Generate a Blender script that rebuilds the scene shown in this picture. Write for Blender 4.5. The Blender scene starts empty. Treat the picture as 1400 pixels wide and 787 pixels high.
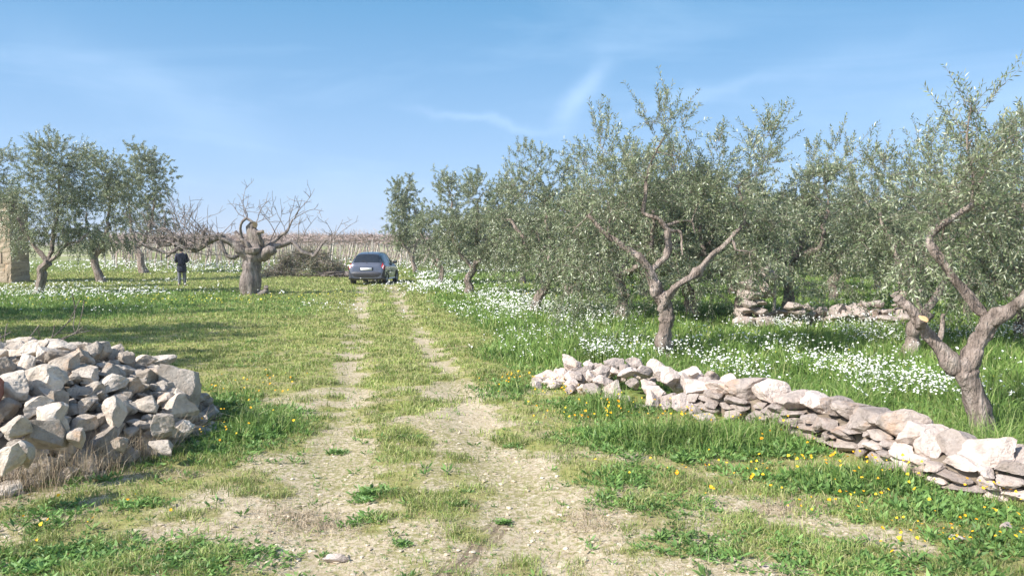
import bpy, math, random
import numpy as np
from mathutils import Vector, Matrix

sc = bpy.context.scene
COL = sc.collection
R = math.radians

# ------------------------------------------------------------------ camera
CAM_H = 1.62
PITCH = 2.85
FPX = 1050.0                      # focal length in pixels of the 1400 px photograph
cd = bpy.data.cameras.new("camera")
cam = bpy.data.objects.new("camera", cd)
COL.objects.link(cam)
cam.location = (0, 0, CAM_H)
cam.rotation_euler = (R(90 - PITCH), 0, 0)
cd.sensor_width = 36
cd.lens = 36 * FPX / 1400
cd.clip_start = 0.05
cd.clip_end = 8000
sc.camera = cam

# ------------------------------------------------------------------ light
SUN_EL = R(39)
SH = Vector((0.84, 0.54))         # the way the shadows fall on the ground
SH.normalize()
SUN_ROT = math.atan2(-SH.x, -SH.y)
world = bpy.data.worlds.new("World")
sc.world = world
world.use_nodes = True
wn = world.node_tree
wn.nodes.clear()
out = wn.nodes.new("ShaderNodeOutputWorld")
bg = wn.nodes.new("ShaderNodeBackground")
sky = wn.nodes.new("ShaderNodeTexSky")
sky.sky_type = 'NISHITA'
sky.sun_disc = False
sky.sun_elevation = SUN_EL
sky.sun_rotation = SUN_ROT
sky.altitude = 50
sky.air_density = 1.0
sky.dust_density = 0.6
sky.ozone_density = 2.2
bg.inputs[1].default_value = 0.15


def wnode(t, **k):
    n = wn.nodes.new(t)
    for a, b in k.items():
        setattr(n, a, b)
    return n


# thin cirrus wisps: stretched noise on the direction of view
tc = wnode("ShaderNodeTexCoord")
mp = wnode("ShaderNodeMapping")
mp.inputs['Rotation'].default_value = (0.0, 0.25, 0.5)
mp.inputs['Scale'].default_value = (1.2, 2.0, 7.0)
nz = wnode("ShaderNodeTexNoise")
nz.inputs['Scale'].default_value = 1.6
nz.inputs['Detail'].default_value = 6
nz.inputs['Roughness'].default_value = 0.55
nz.inputs['Distortion'].default_value = 0.6
cr = wnode("ShaderNodeMapRange")
cr.inputs[1].default_value = 0.50
cr.inputs[2].default_value = 0.80
cr.inputs[3].default_value = 0.0
cr.inputs[4].default_value = 0.13
mx = wnode("ShaderNodeMix", data_type='RGBA')
mx.inputs[7].default_value = (5.2, 6.2, 7.4, 1)
wn.links.new(tc.outputs['Generated'], mp.inputs[0])
wn.links.new(mp.outputs[0], nz.inputs['Vector'])
wn.links.new(nz.outputs[0], cr.inputs[0])


def wisp(a, b, width, amount):
    """a faint streak of cloud between two directions of the sky"""
    a, b = Vector(a), Vector(b)
    mid = ((a + b) / 2).normalized()
    ax = (b - a).normalized()
    ax = (ax - mid * ax.dot(mid)).normalized()
    up = mid.cross(ax)
    half = (b - a).length / 2

    def dot(v):
        n = wnode("ShaderNodeVectorMath", operation='DOT_PRODUCT')
        wn.links.new(add.outputs[0], n.inputs[0])
        n.inputs[1].default_value = v
        return n.outputs['Value']

    def m(op, x, y):
        n = wnode("ShaderNodeMath", operation=op)
        for i, q in enumerate((x, y)):
            if isinstance(q, (int, float)):
                n.inputs[i].default_value = q
            else:
                wn.links.new(q, n.inputs[i])
        return n.outputs[0]
    n2 = wnode("ShaderNodeTexNoise")
    n2.inputs['Scale'].default_value = 14
    n2.inputs['Detail'].default_value = 5
    wn.links.new(tc.outputs['Generated'], n2.inputs['Vector'])
    sb = wnode("ShaderNodeVectorMath", operation='MULTIPLY_ADD')
    wn.links.new(n2.outputs['Color'], sb.inputs[0])
    sb.inputs[1].default_value = (0.05, 0.05, 0.05)
    sb.inputs[2].default_value = (-0.025, -0.025, -0.025)
    add = wnode("ShaderNodeVectorMath", operation='ADD')
    wn.links.new(tc.outputs['Generated'], add.inputs[0])
    wn.links.new(sb.outputs[0], add.inputs[1])
    u = m('DIVIDE', dot(ax), half)
    v = m('DIVIDE', dot(up), width)
    d = m('ADD', m('POWER', m('ABSOLUTE', u, 0), 3.0), m('MULTIPLY', v, v))
    g = m('POWER', 2.718, m('MULTIPLY', d, -1.0))
    f = m('GREATER_THAN', dot(mid), 0.0)
    return m('MULTIPLY', m('MULTIPLY', g, f), amount * 0.5)


cp, sp = math.cos(R(PITCH)), math.sin(R(PITCH))


def ray(px, py):
    u = (393.5 - py) / FPX
    return Vector(((px - 700) / FPX, cp + u * sp, -sp + u * cp))


def wadd(a, b):
    n = wnode("ShaderNodeMath", operation='ADD')
    wn.links.new(a, n.inputs[0])
    wn.links.new(b, n.inputs[1])
    n.use_clamp = True
    return n.outputs[0]


def rn(px, py):
    return ray(px, py).normalized()


w = wadd(cr.outputs[0], wisp(rn(770, 175), rn(830, 85), 0.014, 0.34))
w = wadd(w, wisp(rn(560, 150), rn(760, 182), 0.006, 0.22))
w = wadd(w, wisp(rn(840, 165), rn(1080, 100), 0.008, 0.16))
w = wadd(w, wisp(rn(40, 60), rn(360, 190), 0.03, 0.16))
w = wadd(w, wisp(rn(1080, 90), rn(1300, 60), 0.02, 0.10))
wn.links.new(w, mx.inputs[0])
tint = wnode("ShaderNodeMix", data_type='RGBA')
sx = wnode("ShaderNodeSeparateXYZ")
wn.links.new(tc.outputs['Generated'], sx.inputs[0])
sr_ = wnode("ShaderNodeValToRGB")
se = sr_.color_ramp.elements
se.new(0.5)
se.new(0.5)
for i_, (p_, c_) in enumerate(((0.0, (0.48, 0.645, 0.95)), (0.10, (0.36, 0.60, 0.97)), (0.30, (0.135, 0.41, 0.74)), (0.8, (0.06, 0.22, 0.52)))):
    se[i_].position = p_
    se[i_].color = (*c_, 1)
wn.links.new(sx.outputs[2], sr_.inputs[0])
sg = wnode("ShaderNodeVectorMath", operation='SCALE')
sg.inputs['Scale'].default_value = 3.75
wn.links.new(sr_.outputs[0], sg.inputs[0])
wn.links.new(sg.outputs[0], tint.inputs[7])
sf = wnode("ShaderNodeMapRange", interpolation_type='SMOOTHSTEP')
sf.inputs[1].default_value = -0.2
sf.inputs[2].default_value = 0.6
sf.inputs[4].default_value = 0.85
wn.links.new(sx.outputs[1], sf.inputs[0])
wn.links.new(sf.outputs[0], tint.inputs[0])
wn.links.new(sky.outputs[0], tint.inputs[6])
wn.links.new(tint.outputs[2], mx.inputs[6])
wn.links.new(mx.outputs[2], bg.inputs[0])
wn.links.new(bg.outputs[0], out.inputs[0])

sl = bpy.data.lights.new("sun", 'SUN')
sl.energy = 5.0
sl.angle = R(0.6)
sl.color = (1.0, 0.955, 0.905)
sun = bpy.data.objects.new("sun", sl)
COL.objects.link(sun)
ldir = Vector((SH.x * math.cos(SUN_EL), SH.y * math.cos(SUN_EL), -math.sin(SUN_EL)))
sun.rotation_euler = ldir.to_track_quat('-Z', 'Y').to_euler()
sun.location = (-20, -10, 20)

sc.view_settings.view_transform = 'Standard'
sc.view_settings.look = 'None'
sc.view_settings.exposure = 0.78
sc.view_settings.gamma = 1.0
sc.render.engine = 'CYCLES'
sc.cycles.max_bounces = 6
sc.cycles.transparent_max_bounces = 8


# ------------------------------------------------------------------ noise and terrain
def _h(ix, iy, s):
    n = (ix.astype(np.int64) * 374761393 + iy.astype(np.int64) * 668265263 + s * 1442695041) & 0xffffffff
    n = ((n ^ (n >> 13)) * 1274126177) & 0xffffffff
    return ((n ^ (n >> 16)) & 0xffff) / 65535.0


def vnoise(x, y, s=0):
    x = np.asarray(x, float)
    y = np.asarray(y, float)
    ix, iy = np.floor(x), np.floor(y)
    fx, fy = x - ix, y - iy
    fx = fx * fx * (3 - 2 * fx)
    fy = fy * fy * (3 - 2 * fy)
    a, b = _h(ix, iy, s), _h(ix + 1, iy, s)
    c, d = _h(ix, iy + 1, s), _h(ix + 1, iy + 1, s)
    return (a + (b - a) * fx) * (1 - fy) + (c + (d - c) * fx) * fy


def fbm(x, y, s=0, o=4):
    t, a, n = 0, 0.5, 0
    for i in range(o):
        t = t + a * vnoise(np.asarray(x) * 2 ** i + 17.3 * i, np.asarray(y) * 2 ** i - 9.1 * i, s + i)
        n += a
        a *= 0.5
    return t / n


def smooth(a, b, x):
    t = np.clip((np.asarray(x, float) - a) / (b - a), 0, 1)
    return t * t * (3 - 2 * t)


def track_c(y):
    return 0.35 - 0.185 * y


def rut(x, y):
    """1 in the two wheel ruts"""
    d = np.abs(x - track_c(y) + 0.15 * (fbm(y * 0.25, y * 0 + 3, 5, 2) - 0.5))
    w_ = 0.24 + 0.12 * smooth(9, 4, y) + .10 * smooth(14, 30, y)
    return np.exp(-((d - 0.62) / w_) ** 2)


def H(x, y):
    x = np.asarray(x, float)
    y = np.asarray(y, float)
    d = np.clip(y, -50, 1e9)
    r = np.where(d > 34, 0, 0) + 0.0
    t = np.clip(d - 34, 0, None)
    rise = 0.030 * (np.sqrt(t * t + 64) - 8)
    cap = 3.6 + 7.5 * smooth(250, 900, d)
    rise = cap * (1 - np.exp(-rise / cap))
    near = smooth(90, 30, d)
    z = rise + 0.10 * (fbm(x * 0.22, y * 0.22, 1, 3) - 0.5) * near * smooth(3.0, 10.0, d)
    z = z + 0.035 * (fbm(x * 1.6, y * 1.6, 2, 3) - 0.5) * smooth(40, 15, d)
    z = z - 0.035 * rut(x, y) * smooth(60, 30, d)
    z = z + 0.012 * (fbm(x * 9, y * 9, 4, 2) - 0.5) * smooth(20, 8, d)
    z = z + 2.0 * (fbm(x * 0.006, y * 0.006, 8, 2) - 0.5) * smooth(150, 400, d)
    return z


def Hs(x, y):
    return float(H(np.array([x]), np.array([y]))[0])


def gp(px, py):
    """the point of the ground that the photograph shows at a pixel"""
    d = ray(px, py)
    t, lo = 2.0, 2.0
    while t < 2000:
        p = d * t
        if CAM_H + p.z < Hs(p.x, p.y):
            hi = t
            for _ in range(24):
                m = (lo + hi) / 2
                p = d * m
                if CAM_H + p.z < Hs(p.x, p.y):
                    hi = m
                else:
                    lo = m
            p = d * hi
            return Vector((p.x, p.y, Hs(p.x, p.y)))
        lo = t
        t *= 1.03
    p = d * 500
    return Vector((p.x, p.y, Hs(p.x, p.y)))


def at(px, py, D):
    """the point at distance D along y that projects to a pixel"""
    d = ray(px, py)
    p = d * (D / d.y)
    return np.array((p.x, p.y, p.z + CAM_H))


# ------------------------------------------------------------------ mesh helpers
class MB:
    def __init__(self):
        self.V, self.Q, self.T, self.n = [], [], [], 0
        self.MQ, self.MT = [], []

    def add(self, v, q=None, t=None, mat=0):
        v = np.asarray(v, float).reshape(-1, 3)
        if q is not None and len(q):
            q = np.asarray(q, np.int64).reshape(-1, 4)
            self.Q.append(q + self.n)
            self.MQ.append(np.full(len(q), mat))
        if t is not None and len(t):
            t = np.asarray(t, np.int64).reshape(-1, 3)
            self.T.append(t + self.n)
            self.MT.append(np.full(len(t), mat))
        self.V.append(v)
        self.n += len(v)

    def mesh(self, name, mats, smooth_=True):
        me = bpy.data.meshes.new(name)
        v = np.concatenate(self.V) if self.V else np.zeros((0, 3))
        q = np.concatenate(self.Q) if self.Q else np.zeros((0, 4), np.int64)
        t = np.concatenate(self.T) if self.T else np.zeros((0, 3), np.int64)
        me.vertices.add(len(v))
        me.vertices.foreach_set('co', v.astype(np.float32).ravel())
        loops = np.concatenate([q.ravel(), t.ravel()])
        me.loops.add(len(loops))
        me.loops.foreach_set('vertex_index', loops.astype(np.int32))
        nf = len(q) + len(t)
        me.polygons.add(nf)
        st = np.concatenate([np.arange(len(q)) * 4, len(q) * 4 + np.arange(len(t)) * 3])
        me.polygons.foreach_set('loop_start', st.astype(np.int32))
        mi = np.concatenate(self.MQ + self.MT) if nf else np.zeros(0)
        me.polygons.foreach_set('material_index', mi.astype(np.int32))
        me.polygons.foreach_set('use_smooth', np.full(nf, bool(smooth_)))
        me.update(calc_edges=True)
        me.validate()
        for m in (mats if isinstance(mats, (list, tuple)) else [mats]):
            me.materials.append(m)
        return me

    def build(self, name, mats, parent=None, smooth_=True):
        o = bpy.data.objects.new(name, self.mesh(name, mats, smooth_))
        COL.objects.link(o)
        o.parent = parent
        return o


def tag(o, label=None, cat=None, group=None, kind=None):
    if label:
        o['label'] = label
    if cat:
        o['category'] = cat
    if group:
        o['group'] = group
    if kind:
        o['kind'] = kind
    return o


def empty(name, loc=(0, 0, 0), rz=0):
    o = bpy.data.objects.new(name, None)
    COL.objects.link(o)
    o.location = loc
    o.rotation_euler = (0, 0, rz)
    o.empty_display_size = 0.2
    return o


def copy_tree(o, parent=None):
    c = o.copy()
    COL.objects.link(c)
    c.parent = parent
    for ch in list(o.children):
        copy_tree(ch, c)
    return c


def unit(v):
    v = np.asarray(v, float)
    return v / np.maximum(np.linalg.norm(v, axis=-1, keepdims=True), 1e-9)


def catmull(P, n):
    P = np.asarray(P, float)
    if len(P) < 3:
        t = np.linspace(0, 1, n)[:, None]
        return P[0] * (1 - t) + P[-1] * t
    Q = np.vstack([2 * P[0] - P[1], P, 2 * P[-1] - P[-2]])
    ts = np.linspace(0, len(P) - 1 - 1e-6, n)
    i = ts.astype(int)
    f = (ts - i)[:, None]
    a, b, c, d = Q[i], Q[i + 1], Q[i + 2], Q[i + 3]
    return 0.5 * (2 * b + (c - a) * f + (2 * a - 5 * b + 4 * c - d) * f ** 2 + (3 * b - a - 3 * c + d) * f ** 3)


def tube(mb, P, rad, seg=8, rough=0.0, rng=None, mat=0, cap_mat=None, cap=True):
    P = np.asarray(P, float)
    n = len(P)
    rad = np.broadcast_to(np.asarray(rad, float), (n,))
    T = unit(np.gradient(P, axis=0))
    N = np.zeros_like(P)
    ref = np.array((0, 0, 1.0)) if abs(T[0][2]) < 0.9 else np.array((1.0, 0, 0))
    N[0] = unit(np.cross(T[0], ref))
    for i in range(1, n):
        v = N[i - 1] - T[i] * np.dot(N[i - 1], T[i])
        N[i] = unit(v)
    B = np.cross(T, N)
    a = np.linspace(0, 2 * math.pi, seg, endpoint=False)
    rr = np.ones((n, seg))
    if rough and rng is not None:
        ph = rng.uniform(0, 6.28, 6)
        s = np.linspace(0, 1, n)[:, None] * n * 0.35
        rr += rough * (0.45 * np.sin(2 * a[None] + ph[0] + s) + 0.35 * np.sin(3 * a[None] + ph[1] - 1.3 * s)
                       + 0.25 * np.sin(5 * a[None] + ph[2] + 0.5 * s))
        nn_ = rng.normal(size=(n + 6, seg))
        nn_ = sum(nn_[k_:n + k_] for k_ in range(7)) / 7 ** .5
        rr += rough * 0.42 * nn_ + rough * .12 * rng.normal(size=(n, seg))
    r2 = rad[:, None] * rr
    V = P[:, None, :] + r2[..., None] * (np.cos(a)[None, :, None] * N[:, None, :] + np.sin(a)[None, :, None] * B[:, None, :])
    idx = np.arange(n * seg).reshape(n, seg)
    q = np.stack([idx[:-1], np.roll(idx, -1, 1)[:-1], np.roll(idx, -1, 1)[1:], idx[1:]], -1).reshape(-1, 4)
    mb.add(V, q, None, mat)
    if cap:
        c = mb.n
        last = V[-1]
        mb.add(np.vstack([last, last.mean(0)[None] + T[-1] * rad[-1] * 0.15]), None,
               [(j, (j + 1) % seg, seg) for j in range(seg)], mat if cap_mat is None else cap_mat)


# ------------------------------------------------------------------ materials
def mat(name):
    m = bpy.data.materials.new(name)
    m.use_nodes = True
    nt = m.node_tree
    b = nt.nodes['Principled BSDF']
    return m, nt, b


def simple(name, col, rough=0.6, metal=0.0, noise=0.0, scale=20, bump=0.0, spec=0.5, coat=0.0):
    m, nt, b = mat(name)
    b.inputs['Base Color'].default_value = (*col, 1)
    b.inputs['Roughness'].default_value = rough
    b.inputs['Metallic'].default_value = metal
    b.inputs['Specular IOR Level'].default_value = spec
    b.inputs['Coat Weight'].default_value = coat
    if noise or bump:
        t = nt.nodes.new("ShaderNodeTexCoord")
        n = nt.nodes.new("ShaderNodeTexNoise")
        n.inputs['Scale'].default_value = scale
        n.inputs['Detail'].default_value = 6
        nt.links.new(t.outputs['Object'], n.inputs['Vector'])
        r = nt.nodes.new("ShaderNodeValToRGB")
        r.color_ramp.elements[0].position = 0.3
        r.color_ramp.elements[1].position = 0.7
        r.color_ramp.elements[0].color = (*[c * (1 - noise) for c in col], 1)
        r.color_ramp.elements[1].color = (*[min(1, c * (1 + noise)) for c in col], 1)
        nt.links.new(n.outputs[0], r.inputs[0])
        nt.links.new(r.outputs[0], b.inputs['Base Color'])
        if bump:
            bp = nt.nodes.new("ShaderNodeBump")
            bp.inputs['Strength'].default_value = bump
            bp.inputs['Distance'].default_value = 0.02
            nt.links.new(n.outputs[0], bp.inputs['Height'])
            nt.links.new(bp.outputs[0], b.inputs['Normal'])
    return m


def leafmat(name, cols, back=None, trans=0.3, rough=0.5, pos=None, spec=0.4, clump=0.0):
    """leaf-like material: colour varies from leaf to leaf; the underside may be paler"""
    m, nt, b = mat(name)
    g = nt.nodes.new("ShaderNodeNewGeometry")
    r = nt.nodes.new("ShaderNodeValToRGB")
    els = r.color_ramp.elements
    while len(els) < len(cols):
        els.new(0.5)
    for i, c in enumerate(cols):
        els[i].position = (pos[i] if pos else i / (len(cols) - 1))
        els[i].color = (*c, 1)
    nt.links.new(g.outputs['Random Per Island'], r.inputs[0])
    colr = r.outputs[0]
    if clump:
        t = nt.nodes.new("ShaderNodeNewGeometry")
        n = nt.nodes.new("ShaderNodeTexNoise")
        n.inputs['Scale'].default_value = clump
        n.inputs['Detail'].default_value = 3
        nt.links.new(t.outputs['Position'], n.inputs['Vector'])
        mr = nt.nodes.new("ShaderNodeMapRange")
        mr.inputs[1].default_value = 0.3
        mr.inputs[2].default_value = 0.7
        mr.inputs[3].default_value = 0.7
        mr.inputs[4].default_value = 1.3
        nt.links.new(n.outputs[0], mr.inputs[0])
        mm = nt.nodes.new("ShaderNodeVectorMath")
        mm.operation = 'SCALE'
        nt.links.new(colr, mm.inputs[0])
        nt.links.new(mr.outputs[0], mm.inputs['Scale'])
        colr = mm.outputs[0]
    if back:
        mxn = nt.nodes.new("ShaderNodeMix")
        mxn.data_type = 'RGBA'
        nt.links.new(g.outputs['Backfacing'], mxn.inputs[0])
        nt.links.new(colr, mxn.inputs[6])
        mxn.inputs[7].default_value = (*back, 1)
        colr = mxn.outputs[2]
    nt.links.new(colr, b.inputs['Base Color'])
    b.inputs['Roughness'].default_value = rough
    b.inputs['Specular IOR Level'].default_value = spec
    tr = nt.nodes.new("ShaderNodeBsdfTranslucent")
    nt.links.new(colr, tr.inputs[0])
    ms = nt.nodes.new("ShaderNodeMixShader")
    ms.inputs[0].default_value = trans
    nt.links.new(b.outputs[0], ms.inputs[1])
    nt.links.new(tr.outputs[0], ms.inputs[2])
    nt.links.new(ms.outputs[0], nt.nodes['Material Output'].inputs[0])
    return m


def barkmat(name, c1, c2, c3, scale=6.0):
    m, nt, b = mat(name)
    t = nt.nodes.new("ShaderNodeTexCoord")
    mpn = nt.nodes.new("ShaderNodeMapping")
    mpn.inputs['Scale'].default_value = (1.6, 1.6, 0.4)
    nt.links.new(t.outputs['Object'], mpn.inputs[0])
    n = nt.nodes.new("ShaderNodeTexNoise")
    n.inputs['Scale'].default_value = scale
    n.inputs['Detail'].default_value = 8
    n.inputs['Roughness'].default_value = 0.7
    nt.links.new(mpn.outputs[0], n.inputs['Vector'])
    r = nt.nodes.new("ShaderNodeValToRGB")
    e = r.color_ramp.elements
    e.new(0.5)
    for i, (p, c) in enumerate(((0.34, c1), (0.5, c2), (0.66, c3))):
        e[i].position = p
        e[i].color = (*c, 1)
    nt.links.new(n.outputs[0], r.inputs[0])
    n2 = nt.nodes.new("ShaderNodeTexNoise")
    n2.inputs['Scale'].default_value = 2.3
    n2.inputs['Detail'].default_value = 4
    nt.links.new(t.outputs['Object'], n2.inputs['Vector'])
    mr = nt.nodes.new("ShaderNodeMapRange")
    mr.inputs[1].default_value = 0.58
    mr.inputs[2].default_value = 0.68
    mr.inputs[4].default_value = 0.45
    nt.links.new(n2.outputs[0], mr.inputs[0])
    mxn = nt.nodes.new("ShaderNodeMix")
    mxn.data_type = 'RGBA'
    nt.links.new(mr.outputs[0], mxn.inputs[0])
    nt.links.new(r.outputs[0], mxn.inputs[6])
    mxn.inputs[7].default_value = (0.36, 0.34, 0.27, 1)      # pale lichen
    nt.links.new(mxn.outputs[2], b.inputs['Base Color'])
    b.inputs['Roughness'].default_value = 0.9
    b.inputs['Specular IOR Level'].default_value = 0.15
    w_ = nt.nodes.new("ShaderNodeTexNoise")
    w_.inputs['Scale'].default_value = scale * 5
    w_.inputs['Detail'].default_value = 6
    nt.links.new(mpn.outputs[0], w_.inputs['Vector'])
    bp = nt.nodes.new("ShaderNodeBump")
    bp.inputs['Strength'].default_value = 1.0
    bp.inputs['Distance'].default_value = 0.06
    ad = nt.nodes.new("ShaderNodeMath")
    ad.operation = 'ADD'
    nt.links.new(n.outputs[0], ad.inputs[0])
    nt.links.new(w_.outputs[0], ad.inputs[1])
    nt.links.new(ad.outputs[0], bp.inputs['Height'])
    nt.links.new(bp.outputs[0], b.inputs['Normal'])
    return m


def stonemat(name, c_lo, c_hi, lichen, lich_amt=0.35, warm=(0.60, 0.36, 0.20)):
    m, nt, b = mat(name)
    t = nt.nodes.new("ShaderNodeNewGeometry")
    oi = nt.nodes.new("ShaderNodeObjectInfo")
    n = nt.nodes.new("ShaderNodeTexNoise")
    n.inputs['Scale'].default_value = 5
    n.inputs['Detail'].default_value = 8
    n.inputs['Roughness'].default_value = 0.65
    nt.links.new(t.outputs['Position'], n.inputs['Vector'])
    r = nt.nodes.new("ShaderNodeValToRGB")
    e = r.color_ramp.elements
    e[0].position, e[1].position = 0.30, 0.66
    e[0].color, e[1].color = (*c_lo, 1), (*c_hi, 1)
    nt.links.new(n.outputs[0], r.inputs[0])

    def mask(scale, lo, hi, amt, col, prev):
        q = nt.nodes.new("ShaderNodeTexNoise")
        q.inputs['Scale'].default_value = scale
        q.inputs['Detail'].default_value = 7
        q.inputs['Roughness'].default_value = 0.7
        off = nt.nodes.new("ShaderNodeVectorMath")
        off.operation = 'ADD'
        off.inputs[1].default_value = (scale * 3.1, 7.7, 2.2)
        nt.links.new(t.outputs['Position'], off.inputs[0])
        nt.links.new(off.outputs[0], q.inputs['Vector'])
        mr = nt.nodes.new("ShaderNodeMapRange")
        mr.inputs[1].default_value = lo
        mr.inputs[2].default_value = hi
        mr.inputs[4].default_value = amt
        nt.links.new(q.outputs[0], mr.inputs[0])
        k = nt.nodes.new("ShaderNodeMix")
        k.data_type = 'RGBA'
        nt.links.new(mr.outputs[0], k.inputs[0])
        nt.links.new(prev, k.inputs[6])
        k.inputs[7].default_value = (*col, 1)
        return k.outputs[2]
    c = mask(2.6, 0.56, 0.66, 0.55, warm, r.outputs[0])
    c = mask(9, 0.52, 0.64, lich_amt, lichen, c)
    c = mask(38, 0.60, 0.70, 0.6, tuple(x * 0.45 for x in c_lo), c)
    br = nt.nodes.new("ShaderNodeMapRange")
    br.inputs[3].default_value = 0.62
    br.inputs[4].default_value = 1.20
    nt.links.new(oi.outputs['Random'], br.inputs[0])
    mm = nt.nodes.new("ShaderNodeVectorMath")
    mm.operation = 'SCALE'
    nt.links.new(c, mm.inputs[0])
    nt.links.new(br.outputs[0], mm.inputs['Scale'])
    nt.links.new(mm.outputs[0], b.inputs['Base Color'])
    b.inputs['Roughness'].default_value = 0.95
    b.inputs['Specular IOR Level'].default_value = 0.15
    n3 = nt.nodes.new("ShaderNodeTexNoise")
    n3.inputs['Scale'].default_value = 22
    n3.inputs['Detail'].default_value = 8
    n3.inputs['Roughness'].default_value = 0.7
    nt.links.new(t.outputs['Position'], n3.inputs['Vector'])
    bp = nt.nodes.new("ShaderNodeBump")
    bp.inputs['Strength'].default_value = 0.9
    bp.inputs['Distance'].default_value = 0.045
    nt.links.new(n3.outputs[0], bp.inputs['Height'])
    nt.links.new(bp.outputs[0], b.inputs['Normal'])
    return m


M_OLIVE = leafmat('olive leaf', [(0.055, 0.090, 0.030), (0.14, 0.182, 0.075), (0.26, 0.30, 0.145), (0.50, 0.53, 0.39)],  # grey-green leaf tones; the palest end paints sunlit highlights into random leaves
                  back=(0.33, 0.35, 0.22), trans=0.25, rough=0.38, spec=0.7, clump=1.8, pos=[0, .45, .82, 1])
M_PINE = leafmat('pine needle', [(0.02, 0.045, 0.01), (0.05, 0.09, 0.02)], trans=0.15)
M_BARK = barkmat('olive bark', (0.10, 0.08, 0.065), (0.29, 0.23, 0.19), (0.46, 0.385, 0.33))
M_BARE = barkmat('dry bark', (0.10, 0.08, 0.07), (0.27, 0.225, 0.195), (0.42, 0.36, 0.32))
M_CUT = simple('cut wood', (0.66, 0.42, 0.20), 0.8, noise=0.25, scale=40)
M_STONE = stonemat('limestone rubble', (0.42, 0.34, 0.26), (0.74, 0.655, 0.55), (0.20, 0.175, 0.145), .5)
M_WALLST = stonemat('wall limestone', (0.46, 0.37, 0.31), (0.73, 0.62, 0.54), (0.28, 0.24, 0.21), 0.45, (0.66, 0.42, 0.26))
M_TUFF = stonemat('tuff block', (0.50, 0.39, 0.27), (0.70, 0.57, 0.42), (0.36, 0.31, 0.25), 0.4)
M_SOILCORE = simple('packed earth', (0.16, 0.125, 0.09), 0.95, noise=0.4, scale=12, bump=0.6)
M_TILE = simple('terracotta', (0.30, 0.12, 0.075), 0.85, noise=0.25, scale=18, bump=0.3)

M_GRASS = leafmat('grass blade', [(0.10, 0.19, 0.04), (0.175, 0.28, 0.06), (0.265, 0.355, 0.10), (0.44, 0.44, 0.20)],
                  trans=0.30, clump=1.3, pos=[0, .45, .85, 1], spec=0.3)
M_LAWN = leafmat('short grass', [(0.155, 0.23, 0.05), (0.25, 0.325, 0.085), (0.36, 0.395, 0.14), (0.48, 0.43, 0.23)],
                 trans=0.25, clump=0.9, spec=0.2)
M_WEED = leafmat('weed leaf', [(0.10, 0.19, 0.05), (0.15, 0.27, 0.07), (0.23, 0.36, 0.10)], trans=0.28, clump=1.7, spec=0.3)
M_STRAW = leafmat('dry stalk', [(0.36, 0.28, 0.18), (0.52, 0.43, 0.30), (0.30, 0.22, 0.15)], trans=0.15, spec=0.2)
M_WHITE = leafmat('white petal', [(0.66, 0.68, 0.56), (0.84, 0.83, 0.78), (0.88, 0.87, 0.83)], trans=0.2, spec=0.2)
M_ORANGE = leafmat('orange petal', [(0.85, 0.33, 0.01), (0.90, 0.48, 0.02), (0.90, 0.62, 0.04)], trans=0.2, spec=0.2)
M_YELLOW = leafmat('yellow petal', [(0.80, 0.62, 0.04), (0.85, 0.75, 0.08)], trans=0.2, spec=0.2)


# ------------------------------------------------------------------ ground cover masks (metres, on the ground)
def patches(x, y, L):
    """strongest of a list of soft-edged patches (pixel of the photo that fixes the centre, radii in metres, strength)"""
    r = np.zeros_like(x)
    for c, rx, ry, a in L:
        r = np.maximum(r, a * np.exp(-(((x - c[0]) / rx) ** 2 + ((y - c[1]) / ry) ** 2)))
    return r


def PT(px, py, rx, ry, a=1.0):
    p = gp(px, py)
    return ((p.x, p.y), rx, ry, a)


BARE = [PT(610, 770, .85, 0.7, 1.1), PT(720, 730, 0.55, 0.5, .95), PT(640, 600, 0.5, 0.9, 0.95), PT(440, 545, 0.45, 1.0, .8), PT(640, 540, 0.8, 0.35, .8),
        PT(430, 700, .5, .6, .55), PT(1100, 725, 0.4, 0.22, .8), PT(1000, 775, 0.3, 0.2, .7), PT(840, 610, .3, .5, .6),
        PT(250, 690, .5, .3, .4), PT(1250, 745, .5, .18, .6)]
LUSH = [PT(325, 590, 0.55, 0.8), PT(290, 560, .3, .6), PT(900, 600, 0.8, 0.45), PT(1000, 610, 0.7, 0.45), PT(1080, 590, .5, .5), PT(830, 560, .6, .6, .8),
        PT(1180, 660, 0.7, 0.35, .8), PT(1300, 700, .6, .25, .8), PT(1380, 740, 0.3, 0.3, .6), PT(700, 530, .5, .9, .5),
        PT(850, 650, .35, .3, .45), PT(60, 650, .5, .3, .4)]


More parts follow.
